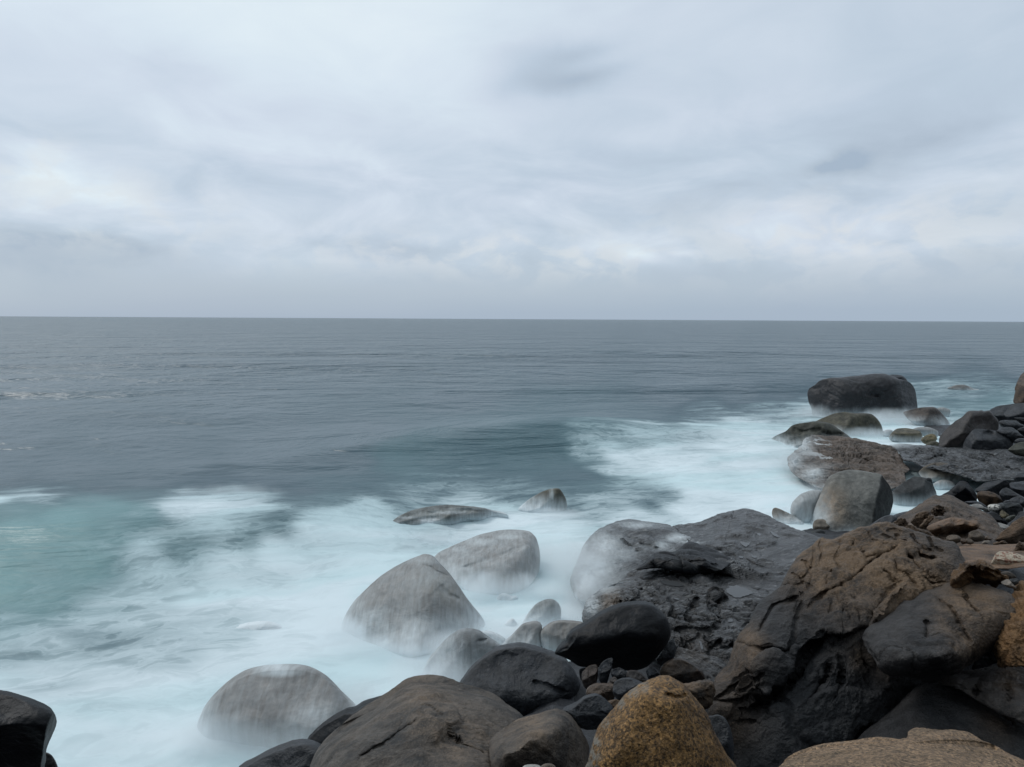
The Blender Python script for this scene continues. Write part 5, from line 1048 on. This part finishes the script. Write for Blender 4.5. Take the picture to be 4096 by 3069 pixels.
rock('rock', 'small speckled stone under the pink slab', 'stone', 'J', [(1870,705),(1960,688),(2030,715),(2100,775),(2040,810),(1960,810),(1890,765)], Y=8.7, mat='grey', thick=.7, warm=.3, seed=127)
rock('rock', 'pale pinkish stone fragment by the pitted rock mass', 'stone', 'J', [(1865,852),(1910,825),(1960,805),(2000,825),(2050,885),(2100,940),(2000,935),(1920,900)], Y=8.4, mat='pale', thick=.6, facets=((-20,60,.35),), soft=.04, warm=.5, seed=128)
rock('rock', 'grey stone fragment beside the pale pinkish fragment', 'stone', 'J', [(1985,815),(2040,795),(2110,800),(2130,860),(2070,900),(2010,860)], Y=8.45, mat='grey', thick=.7, facets=((0,60,.5),), soft=.05, seed=129)
rock('rock_ledge', 'flat ochre sandy shelf between the outcrop crest and the pink slab', 'rock ledge', 'J',
     [(1200,420),(1210,350),(1260,310),(1350,278),(1480,282),(1600,288),(1760,298),(1900,300),(2050,290),(2209,300),(2450,330),(2450,560),(2000,640),(1700,640),(1500,600),(1350,560),(1250,500)],
     ctrl=[(1200,420,9.9),(1350,278,11.6),(1900,300,11.4),(2450,330,11.0),(1400,400,10.3),(1700,400,10.2),(2100,420,10.0),(1300,520,9.3),(1600,560,9.3),(2000,620,8.9),(2400,540,9.2)],
     Y=10.2, edge=.08, mat='brown', style='gneiss', rough=.03, rf=7, lump=.01, warm=.9, seed=130, strat=(0,.3,1), back=.4)
# brown dome and what lies on it
rock('boulder', 'broad brown dome of finely layered rock behind the outcrop crest', 'boulder', 'I',
     [(-40,1060),(20,1005),(100,955),(180,915),(300,840),(400,755),(470,700),(530,665),(600,640),(700,642),(780,632),(830,630),(950,650),(1070,705),(1180,765),(1300,835),(1450,900),(1560,955),(1650,1020),(1720,1100),(1765,1175),(1780,1215),(1860,1265),(1840,1320),(1750,1440),(1500,1560),(1100,1600),(700,1600),(200,1400),(0,1250)],
     ctrl=[(-40,1060,14.5),(300,840,15.4),(600,640,16.2),(830,630,16.3),(1070,705,16.2),(1300,835,15.9),(1560,955,15.4),(1765,1175,14.6),(1860,1265,14.2),(600,800,14.9),(900,800,14.9),(1200,950,14.6),(1500,1100,14.2),(400,1000,14.0),(700,1000,13.8),(1000,1100,13.6),(1400,1250,13.3),(1700,1350,13.2),(200,1200,13.3),(600,1300,12.6),(1000,1400,12.4),(1500,1500,12.2)],
     Y=14.4, edge=.14, mat='brown', style='gneiss', rough=.035, rf=7, lump=.015, plate=(.6,.2,(.5,1,1.5)), warm=.15, strat=(.35,.1,1), seed=131,
     cracks=(([(1180,800),(1350,900),(1500,1000),(1620,1120)],4,.07),([(800,880),(950,910),(1130,940)],4,.05),([(760,700),(900,790),(1050,870)],3,.04),([(1380,1230),(1550,1270),(1750,1300)],5,.08),([(1250,1000),(1370,1055)],5,.06)))
rock('rock_outcrop', 'pair of brown knobs with small holes on the left flank of the brown dome', 'rock outcrop', 'I',
     [(535,945),(560,900),(610,865),(690,848),(760,855),(810,880),(828,920),(800,960),(740,985),(650,995),(570,975)], Y=13.6, mat='brown', style='knobby', rough=.04, rf=11, thick=.6, seed=132, warm=.2,
     dimples=((710,885,7,.12),(690,945,8,.12),(630,900,6,.06)))
G6 = 'knobbly lumps along the outcrop crest'
for i, (pts, Yv, lab) in enumerate([
   ([(200,1060),(230,1010),(300,950),(370,925),(440,905),(520,900),(562,950),(550,1010),(490,1080),(420,1130),(350,1190),(250,1180),(190,1120)], 13.1, 'brown ribbed lump left below the holed knobs'),
   ([(330,1190),(400,1110),(450,1060),(490,1005),(560,983),(625,1000),(610,1060),(560,1110),(510,1180),(470,1240),(380,1250)], 12.8, 'longer brown lump right below the holed knobs'),
   ([(90,1190),(180,1150),(260,1180),(350,1230),(470,1260),(560,1310),(610,1360),(520,1400),(350,1370),(180,1300)], 12.0, 'low brown lump touching the outcrop crest'),
   ([(-150,1130),(-60,1060),(30,1020),(110,1060),(160,1120),(110,1200),(0,1230),(-120,1200)], 13.0, 'brown lump at the left foot of the brown dome')]):
    rock('rock', lab, 'rock', 'I', pts, Y=Yv, mat='brown', style='knobby', rough=.022, rf=9, thick=.7, facets=((-25,50,.6),), soft=.15, group=G6, warm=.25, seed=133+i)
rock('rock', 'reddish brown overhanging wedge rock propped on the brown dome', 'rock', 'I',
     [(478,1215),(520,1170),(600,1135),(680,1100),(780,1060),(870,1035),(960,1022),(1080,1035),(1190,1055),(1290,1070),(1370,1085),(1405,1115),(1420,1165),(1405,1215),(1360,1250),(1250,1290),(1130,1330),(980,1360),(850,1410),(740,1400),(620,1350),(540,1290)],
     ctrl=[(478,1215,12.2),(680,1100,12.7),(960,1022,13.1),(1190,1055,13.0),(1405,1115,12.7),(1420,1165,12.5),(700,1160,12.0),(900,1080,12.35),(1150,1100,12.4),(1350,1150,12.35),(620,1260,12.1),(850,1220,12.3),(1100,1200,12.5),(1350,1230,12.5),(1200,1290,12.9),(850,1370,12.6),(700,1370,12.5)],
     Y=12.6, edge=.12, mat='brown', rough=.02, style='weathered', rf=9, warm=.8, seed=140,
     steps=(([(500,1225),(700,1170),(900,1080),(1150,1110),(1400,1190)],20,.12,-1),), back=.8)
for i, (pts, Yv, mt, lab) in enumerate([
   ([(825,1380),(880,1345),(950,1338),(1030,1350),(1092,1395),(1090,1450),(1000,1490),(900,1480),(840,1440)], 11.3, 'grey', 'rounded stone in the hollow under the reddish wedge'),
   ([(1210,1400),(1230,1300),(1300,1262),(1370,1258),(1450,1295),(1515,1365),(1490,1430),(1380,1460),(1260,1450)], 11.8, 'grey', 'brown block right of the hollow under the reddish wedge'),
   ([(1075,1430),(1120,1400),(1190,1420),(1200,1480),(1110,1500)], 11.2, 'dark', 'small dark stone between the rounded stone and the brown block'),
   ([(1170,1420),(1220,1390),(1290,1430),(1320,1480),(1250,1510),(1180,1480)], 11.2, 'grey', 'small grey stone below the brown block'),
   ([(1490,1410),(1530,1365),(1570,1350),(1600,1370),(1655,1395),(1600,1440),(1520,1440)], 11.9, 'dark', 'little peaked dark stone right of the brown block'),
   ([(1450,1490),(1500,1445),(1580,1430),(1600,1455),(1550,1495),(1480,1510)], 11.4, 'pale', 'small pinkish stone on the sandy shelf')]):
    rock('stone', lab, 'stone', 'I', pts, Y=Yv, mat=mt, warm=.6, facets=((-20+15*i,60,.5),), soft=.08, seed=141+i, group='small stones by the reddish wedge rock', rough=.02)
rock('boulder', 'brown sloping boulder at the right edge right of the brown dome', 'boulder', 'I',
     [(1690,1430),(1740,1360),(1800,1290),(1870,1235),(1940,1185),(2000,1120),(2060,1080),(2130,1040),(2209,1008),(2380,1000),(2500,1200),(2450,1450),(2209,1520),(2050,1530),(1900,1500),(1780,1470)],
     Y=12.4, mat='brown', thick=.6, facets=((-35,50,.45),(10,5,.5)), soft=.12, style='weathered', rough=.02, rf=8, warm=.4, seed=150)
rock('rock', 'low knobbly lump at the foot of the brown sloping boulder', 'rock', 'I',
     [(1655,1500),(1700,1460),(1780,1440),(1850,1432),(1900,1455),(1935,1500),(1880,1540),(1720,1540)], Y=11.6, mat='brown', style='knobby', rough=.02, rf=10, warm=.3, seed=151)
rock('rock', 'dark knobbly rock at the right edge above the pink slab', 'rock', 'I',
     [(2000,1620),(2040,1560),(2060,1490),(2110,1440),(2160,1450),(2209,1470),(2380,1480),(2400,1700),(2200,1760),(2060,1720)], Y=10.4, mat='brown', style='knobby', rough=.03, rf=9, warm=.2, seed=152)
rock('rock', 'black backing block added to darken the hollow right of the rounded granite block', 'rock', 'Cc',
     [(1400,820),(1500,700),(1700,640),(1950,650),(2150,720),(2150,1150),(1900,1200),(1600,1150),(1420,1040)], Y=8.9, mat='black', thick=.4, seed=155, rough=.03)  # added block, its black colour stands in for the hollow's shade
print('rocks', len(ALLROCKS), 'tris', COUNT['tris'])

# ------------------------------------------------------------------ spray hanging over the surf
def mist_material(name, dens):
    m = bpy.data.materials.new(name); m.use_nodes = True; n = NT(m.node_tree)
    tc = n.n('ShaderNodeTexCoord'); O = tc.outputs['Object']
    g = n.n('ShaderNodeNewGeometry')
    r = n.vmath('LENGTH', O)
    nz = n.noise(n.vmath('MULTIPLY', g.outputs['Position'], (1, 1, 0.7)), 1.1, 4, 0.55, 0.8)
    f = n.math('SUBTRACT', 1.0, n.math('ADD', r, n.math('MULTIPLY', n.math('SUBTRACT', nz, 0.5), 1.5)))
    f = n.ramp(f, 0.0, 0.85)
    f = n.math('MULTIPLY', f, n.ramp(r, 0.7, 0.98, 1.0, 0.0))
    v = n.n('ShaderNodeVolumePrincipled'); v.inputs['Color'].default_value = (0.89, 0.925, 0.945, 1)
    n.link(n.math('MULTIPLY', f, dens), v.inputs['Density'])
    o = n.n('ShaderNodeOutputMaterial'); n.link(v.outputs[0], o.inputs['Volume'])
    return m
MM = {}
import bmesh
bm = bmesh.new(); bmesh.ops.create_icosphere(bm, subdivisions=3, radius=1.0); ME = bpy.data.meshes.new('sea_spray'); bm.to_mesh(ME); bm.free()
def puff(vx, vy, z, r, d, Y=None, rot=0):
    sx, sy = vx*1.8526, vy*1.8526
    v = rays(np.array([[sx, sy]], float))[0]
    p = CAM+v*((0.0-CAMZ)/v[2]) if Y is None else CAM+v*(Y/v[1])
    if Y is None: p[2] = z
    if d not in MM: MM[d] = mist_material('spray_%d' % round(d*100), d)
    me = ME.copy(); me.materials.append(MM[d])
    o = bpy.data.objects.new('sea_spray', me); C.objects.link(o)
    o.location = p; o.scale = r; o.rotation_euler = (0, 0, rot); o['kind'] = 'stuff'; o['label'] = 'white spray hanging over the surf'
for a in [(590,1610,.1,(1.7,.8,.50),2.0), (745,1570,.2,(1.0,.9,.55),1.4), (860,1410,.05,(1.8,.6,.36),1.3), (740,1375,.1,(.9,.7,.35),1.0), (985,1440,.2,(1.1,.7,.5),1.6),
          (930,1510,.3,(1.0,.7,.8),1.2), (1080,1285,.1,(1.6,.7,.5),1.8), (1200,1240,.3,(.8,1.1,.8),1.0), (1130,1380,.1,(1.5,.8,.32),1.4), (1200,1345,.1,(.8,.6,.4),1.4),
          (1250,1285,.4,(1.1,1.0,.9),.8), (970,1172,.05,(2.2,.6,.30),1.4), (1200,1115,.05,(1.2,.5,.25),1.2), 
          (1750,1110,.3,(1.3,.9,.8),1.0), (1690,1015,.2,(2.4,1.0,.7),.8), (1770,900,.2,(2.6,1.2,.8),.7), (1925,915,.2,(3.2,1.4,.9),.8), (1860,945,.15,(2.0,1.0,.5),.9), (2130,1035,.35,(1.8,.9,.6),.8), (1790,1030,.15,(2.3,.8,.5),.8)]:
    puff(*a)
puff(1285, 1210, 0, (1.0, .8, .8), .5, Y=16.4)
puff(1290, 1290, 0, (.9, .8, .8), .9, Y=14.6)
puff(430, 1150, .30, (2.1, 1.5, .50), .8)
puff(570, 1138, .25, (1.7, 1.2, .42), .7)
puff(490, 1100, .40, (2.5, 1.3, .50), .45)
